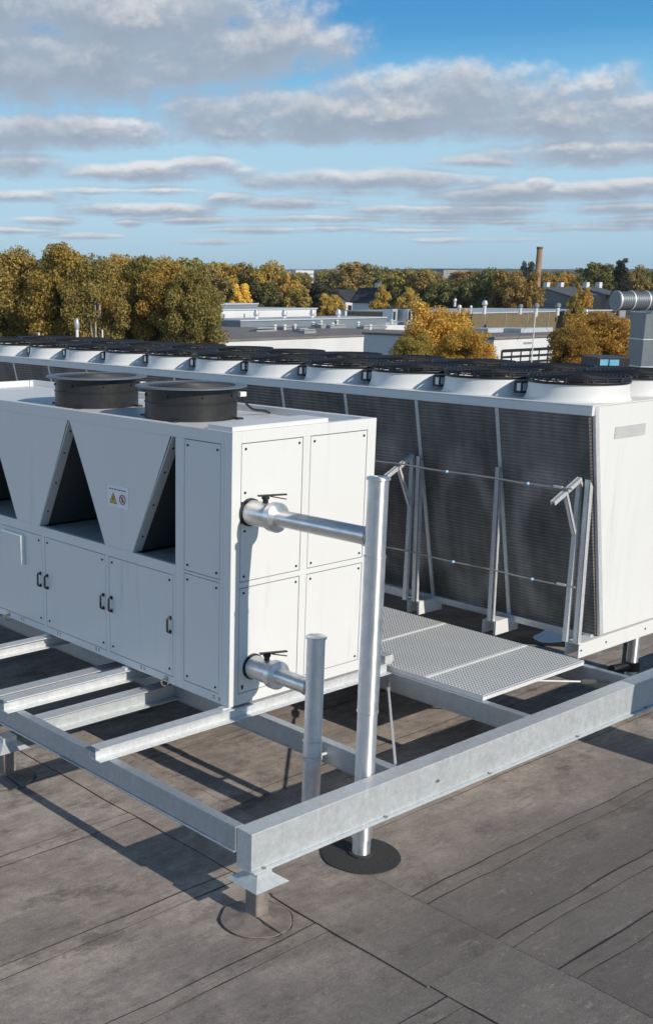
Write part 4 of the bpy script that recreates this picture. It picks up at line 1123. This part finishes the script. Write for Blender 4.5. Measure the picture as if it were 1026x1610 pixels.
vent_pipe(161, 508, 545, 36, 4, 'thin pale vent pipe before the pale trunked tree', None, hat=False)
for i in range(12):
    y = a3.y + rr.uniform(5, 20); xx = rr.uniform(400, 660); p = on_y(xx, 530, y); w_ = rr.uniform(.4, 1.3)
    o = thing('roof_hatch', (p.x, p.y, a3.z + .12), 'small pale roof hatch on the brown flat roof of the low workshop', 'roof hatch', 'hatches on the low workshop roof')
    mb = MB(); mb.box(p.x - w_, p.x + w_, y - .5, y + .5, a3.z + .12, a3.z + .12 + rr.uniform(.15, .3)); mb.build('kerb', 'clad_grey', o)
    mb = MB(); mb.box(p.x - w_ * .9, p.x + w_ * .9, y - .45, y + .45, a3.z + .42, a3.z + .47); mb.build('lid', 'roof_pale', o)
for f in (.08, .22, .37, .52, .66, .81, .93):
    x = a5.x + (b5.x - a5.x) * f; mb = MB(); mb.box(x - .06, x + .06, a5.y - .05, a5.y - .001, a5.z - 9, a5.z - .05); mb.build('downpipe', 'clad_grey', h5)
# mast
m0 = bg(841, 490, 70); m1 = bg(838.5, 580, 70)
ms = thing('guyed_mast', (m0.x, m0.y, GROUND), 'thin white guyed mast in front of the white office', 'mast')
mb = MB(); mb.tube((m0.x, m0.y, GROUND), (m0.x, m0.y, m0.z), .045, 8, .035); mb.build('pole', 'clad_white', ms)
for xx in (812, 872):
    g = bg(xx, 535, 72); mb = MB(); mb.tube((m0.x, m0.y, m0.z - .1), (g.x, g.y, g.z), .012, 5); mb.build('guy_wire', 'clad_grey', ms)
# chimney
c = bg(848, 388, 230)
ch = thing('brick_chimney', (c.x, c.y, GROUND), 'tall slim brick factory chimney against the sky', 'chimney')
mb = MB(); mb.lathe((c.x, c.y, GROUND), (0, 0, 1), [(.88, 0), (.50, c.z - GROUND)], 20); mb.build('shaft', 'brick_red', ch)
mb = MB(); mb.lathe((c.x, c.y, c.z - .5), (0, 0, 1), [(.52, 0), (.60, .15), (.60, .5)], 20); mb.build('crown_ring', 'brick_ochre', ch)
# gabled houses
def gable(name, x0, x1, yeave, yridge, D, depth, wall, roofm, label, ridge_along='x', extras=()):
    a = bg(x0, yeave, D); b = on_y(x1, yeave, a.y); zr = bg(x0, yridge, D + depth / 2).z
    o = thing(name, ((a.x + b.x) / 2, a.y + depth / 2, GROUND), label, 'house')
    mb = MB(); mb.box(a.x, b.x, a.y, a.y + depth, GROUND, a.z); 
    if ridge_along == 'x':
        ym = a.y + depth / 2
        mb.prism([(a.x, a.y, a.z), (a.x, a.y + depth, a.z), (a.x, ym, zr)], (b.x - a.x, 0, 0)); mb.build('wall', wall, o)
        mb = MB(); e = .35
        for s in (0, 1):
            y_e = a.y - e if s == 0 else a.y + depth + e; ze = a.z - e * (zr - a.z) / (depth / 2)
            mb.prism([(a.x - e, y_e, ze + .02), (a.x - e, ym, zr + .02), (a.x - e, ym, zr + .2), (a.x - e, y_e, ze + .2)], (b.x - a.x + 2 * e, 0, 0))
        mb.build('roof', roofm, o)
    else:
        xm = (a.x + b.x) / 2; 
        mb.prism([(a.x, a.y, a.z), (b.x, a.y, a.z), (xm, a.y, zr)], (0, depth, 0)); mb.build('wall', wall, o)
        mb = MB(); e = .35
        for xe in (a.x - e, b.x + e):
            ze = a.z - e * (zr - a.z) / ((b.x - a.x) / 2)
            mb.prism([(xe, a.y - e, ze + .02), (xm, a.y - e, zr + .02), (xm, a.y - e, zr + .2), (xe, a.y - e, ze + .2)], (0, depth + 2 * e, 0))
        mb.build('roof', roofm, o)
    for xx in extras:
        p = on_y(xx, yridge, a.y + depth / 2); mb = MB(); mb.box(p.x - .45, p.x + .45, a.y + depth / 2 - .4, a.y + depth / 2 + .4, zr - .8, zr + 1.0); mb.build('chimney', 'clad_white', o)
    for f in (.25, .7):
        x = a.x + (b.x - a.x) * f; mb = MB(); mb.box(x - .5, x + .5, a.y - .06, a.y - .001, a.z - 2.2, a.z - .9); mb.build('window', 'glass_dark', o)
    return o
gable('gabled_house', 543, 570, 472, 457, 215, 5, 'clad_white', 'roof_dark', 'white house with dark roof left of the chimneyed house', 'x')
gable('gabled_house', 583, 606, 473, 454, 200, 4.2, 'clad_white', 'roof_dark', 'steep dark roofed house with white gable and ridge chimney', 'y', (594,))
gable('grey_house', 846, 900, 466, 453, 200, 12, 'clad_grey', 'slate_grey', 'grey house with white chimneys right of the brick chimney', 'x', (858, 880))
gable('grey_house', 900, 985, 468, 453, 195, 12, 'clad_grey', 'slate_grey', 'long grey house with dark wide opening left of the duct', 'x', (920, 940))
q = bg(896, 458, 194); q2 = on_y(970, 470, q.y)
mb = MB(); mb.box(q.x + 1, q2.x - 1, q.y - .5, q.y - .2, q.z - 3.6, q.z - .6); tag(mb.build('glazed_front', 'glass_dark'), 'dark glazed front below the long grey roof', 'window')
o, a, b = hall('flat_block', 697, 740, 424, 520, 22, 'clad_grey', 'roof_dark', 'grey flat roofed block standing above the distant trees')
p = on_y(714, 428, a.y); q = on_y(733, 428, a.y); mb = MB(); mb.box(p.x, q.x, a.y - .3, a.y - .01, a.z - 4.5, a.z - .8); mb.build('pale_bay', 'clad_white', o)
o, a, b = hall('distant_block', 465, 493, 425, 900, 20, 'clad_white', 'clad_white', 'white block far away on the horizon')
mb = MB(); mb.box(a.x, b.x, a.y - .3, a.y - .01, a.z - 3.0, a.z - 2.2); mb.build('window_strip', 'clad_grey', o)

# ------------------------------------------------------------------ sky with clouds
w = bpy.data.worlds.new('World'); scn.world = w; w.use_nodes = True
nt = NT(w.node_tree); out = w.node_tree.nodes['World Output']; bgn = w.node_tree.nodes['Background']
sky = nt.new('ShaderNodeTexSky'); sky.sky_type = 'NISHITA'; sky.sun_disc = False
sky.sun_elevation = SUN_EL; sky.sun_rotation = SUN_ROT
sky.altitude = 50; sky.air_density = 1.0; sky.dust_density = .6; sky.ozone_density = 1.6

grp = bpy.data.node_groups.new('cloud_density', 'ShaderNodeTree')
grp.interface.new_socket('az', in_out='INPUT', socket_type='NodeSocketFloat'); grp.interface.new_socket('el', in_out='INPUT', socket_type='NodeSocketFloat')
grp.interface.new_socket('density', in_out='OUTPUT', socket_type='NodeSocketFloat')
g = NT(grp); gi = grp.nodes.new('NodeGroupInput'); go = grp.nodes.new('NodeGroupOutput')
CL = [(90, 88, 270, 66, 1.0), (330, 78, 200, 52, 1.0), (450, 66, 90, 34, .8), (150, 20, 320, 60, 1.0),
      (720, 150, 250, 40, 1.0), (560, 182, 270, 36, 1.0), (900, 184, 240, 34, .95), (390, 172, 150, 34, .75), (1080, 180, 160, 34, .9),
      (110, 206, 170, 24, .8), (-30, 212, 150, 24, .8), (400, 205, 130, 20, .65),
      (30, 260, 80, 17, .75), (235, 270, 150, 14, .8), (320, 260, 50, 13, .8), (480, 284, 110, 13, .65), (600, 286, 160, 14, .85), (650, 278, 70, 12, .7),
      (960, 238, 190, 20, .85), (760, 252, 80, 9, .7), (880, 302, 200, 14, .85), (850, 291, 24, 12, .9), (1020, 295, 80, 12, .8),
      (45, 310, 80, 9, .75), (215, 330, 120, 10, .8), (70, 348, 50, 7, .7), (205, 351, 24, 7, .8), (445, 320, 110, 9, .8), (490, 344, 130, 6, .65),
      (365, 312, 36, 9, .7), (750, 332, 120, 10, .75), (960, 328, 90, 9, .75), (700, 347, 80, 6, .6), (130, 371, 50, 5, .65), (520, 359, 60, 5, .55), (820, 348, 60, 5, .5),
      (150, 300, 70, 6, .6), (300, 346, 70, 6, .6), (420, 362, 90, 5, .5), (600, 330, 70, 7, .6), (640, 362, 80, 4, .5), (930, 358, 90, 5, .5), (1010, 346, 70, 6, .55), (560, 304, 80, 6, .5), (30, 362, 60, 5, .6), (260, 300, 60, 6, .5), (780, 312, 60, 6, .5), (330, 380, 60, 4, .4), (720, 378, 90, 4, .4)]
az, el = gi.outputs[0], gi.outputs[1]
acc = None
for x, y, a, b, wt in CL:
    u, v = az_el(x, y); au = a * 1.06 / 1900.; bv = b * 1.12 / 1900.
    du = g.math('MULTIPLY', g.math('SUBTRACT', az, u), 1 / au); dv = g.math('MULTIPLY', g.math('SUBTRACT', el, v), 1 / bv)
    d2 = g.math('MULTIPLY_ADD', dv, dv, g.math('MULTIPLY', du, du))
    f = g.math('MULTIPLY_ADD', d2, -.8 * wt, .8 * wt)
    acc = f if acc is None else g.math('SMOOTH_MAX', acc, f, .12)
acc = g.math('MAXIMUM', acc, -1.1)
cv = g.new('ShaderNodeCombineXYZ'); g.l.new(az, cv.inputs[0]); g.l.new(el, cv.inputs[1])
cvm = g.mapping(cv.outputs[0], (1, 2.6, 1))
n1 = g.noise(cvm, 9, 8, .62); q_ = g.math('ADD', g.math('MAXIMUM', el, 0.), .05); cp = g.new('ShaderNodeCombineXYZ'); g.l.new(g.math('MULTIPLY', az, 24.), cp.inputs[0]); g.l.new(g.math('MULTIPLY', g.math('LOGARITHM', q_, 2.718), 6.0), cp.inputs[1])
n2 = g.noise(cp.outputs[0], 1.0, 9, .60)
tot = g.math('ADD', acc, g.math('MULTIPLY', g.math('SUBTRACT', n1, .5), 1.5))
tot = g.math('ADD', tot, g.math('MULTIPLY', g.math('SUBTRACT', n2, .5), 1.9))
g.l.new(tot, go.inputs[0])

tc = nt.new('ShaderNodeTexCoord')
def dotc(v):
    n = nt.new('ShaderNodeVectorMath', operation='DOT_PRODUCT'); nt.l.new(tc.outputs['Generated'], n.inputs[0]); n.inputs[1].default_value = v; return n.outputs['Value']
azn = nt.math('ARCTAN2', dotc(tuple(RT)), dotc(tuple(FH))); eln = nt.math('ARCSINE', dotc((0, 0, 1)))
def dens(e):
    n = nt.n.new('ShaderNodeGroup'); n.node_tree = grp; nt.l.new(azn, n.inputs[0]); nt.l.new(e, n.inputs[1]); return n.outputs[0]
d0 = dens(eln); dup = dens(nt.math('ADD', eln, nt.math('MAXIMUM', nt.math('MULTIPLY', eln, .050), .0028)))
alpha = nt.rng(d0, -.36, .52, 0, 1, True)
alpha = nt.math('MULTIPLY', alpha, nt.rng(eln, .008, .05, .45, .96))
lit = nt.rng(nt.math('SUBTRACT', d0, dup), -.14, .70, 0, 1, True)
lit = nt.math('MULTIPLY', lit, nt.rng(n_wisp := nt.noise(tc.outputs['Generated'], 14, 5), .35, .62, .40, 1.0))
ccol = nt.mixc(lit, (3.5, 4.2, 5.2), (7.9, 7.9, 7.9))
csc = nt.new('ShaderNodeVectorMath', operation='SCALE'); nt.l.new(ccol, csc.inputs[0]); nt.l.new(nt.rng(d0, .2, 1.3, 1.10, .88), csc.inputs['Scale'])
ramp = nt.new('ShaderNodeValToRGB'); nt.l.new(nt.math('MULTIPLY', eln, 2 / pi), ramp.inputs[0])
cr = ramp.color_ramp; cr.elements[0].position = 0; cr.elements[0].color = (.41, .645, .84, 1); cr.elements[1].position = 1; cr.elements[1].color = (.03, .06, .11, 1)
for p_, c_ in ((.035, (.45, .69, .88)), (.075, (.42, .68, .87)), (.100, (.20, .53, .84)), (.122, (.055, .34, .70)), (.15, (.030, .27, .62)), (.25, (.04, .18, .42)), (.45, (.035, .085, .17))):
    e_ = cr.elements.new(p_); e_.color = c_ + (1,)
rs_ = nt.new('ShaderNodeVectorMath', operation='SCALE'); nt.l.new(ramp.outputs[0], rs_.inputs[0]); rs_.inputs['Scale'].default_value = 10.
base = nt.mixc(.85, sky.outputs[0], rs_.outputs[0])
side = nt.math('MULTIPLY', nt.rng(azn, -.20, -.55, 0, 1, True), nt.rng(azn, -2.6, -1.9, 0, 1, True))
side_fill = nt.math('MULTIPLY', nt.math('MULTIPLY', side, nt.rng(eln, .42, .14, 0, 1, True)), nt.rng(n_wisp, .3, .7, .6, 1.0))  # brightness added to the unseen left sky to fill the shaded chiller side
col = nt.mixc(alpha, base, csc.outputs[0])
col = nt.mixc(side_fill, col, (12.5, 14.6, 16.8))
nt.l.new(col, bgn.inputs[0]); bgn.inputs[1].default_value = .10

# ------------------------------------------------------------------ air
m = bpy.data.materials.new('haze'); m.use_nodes = True; m.node_tree.nodes.clear()
ho = m.node_tree.nodes.new('ShaderNodeOutputMaterial'); hv = m.node_tree.nodes.new('ShaderNodeVolumePrincipled')
hv.inputs['Color'].default_value = (.72, .87, 1.0, 1); hv.inputs['Density'].default_value = .00012; hv.inputs['Anisotropy'].default_value = .1
m.node_tree.links.new(hv.outputs[0], ho.inputs['Volume']); MAT['haze'] = m
mb = MB(); mb.box(-6100, 6100, -6100, 6100, GROUND - 1, 75); hz = mb.build('haze', 'haze'); hz['kind'] = 'stuff'
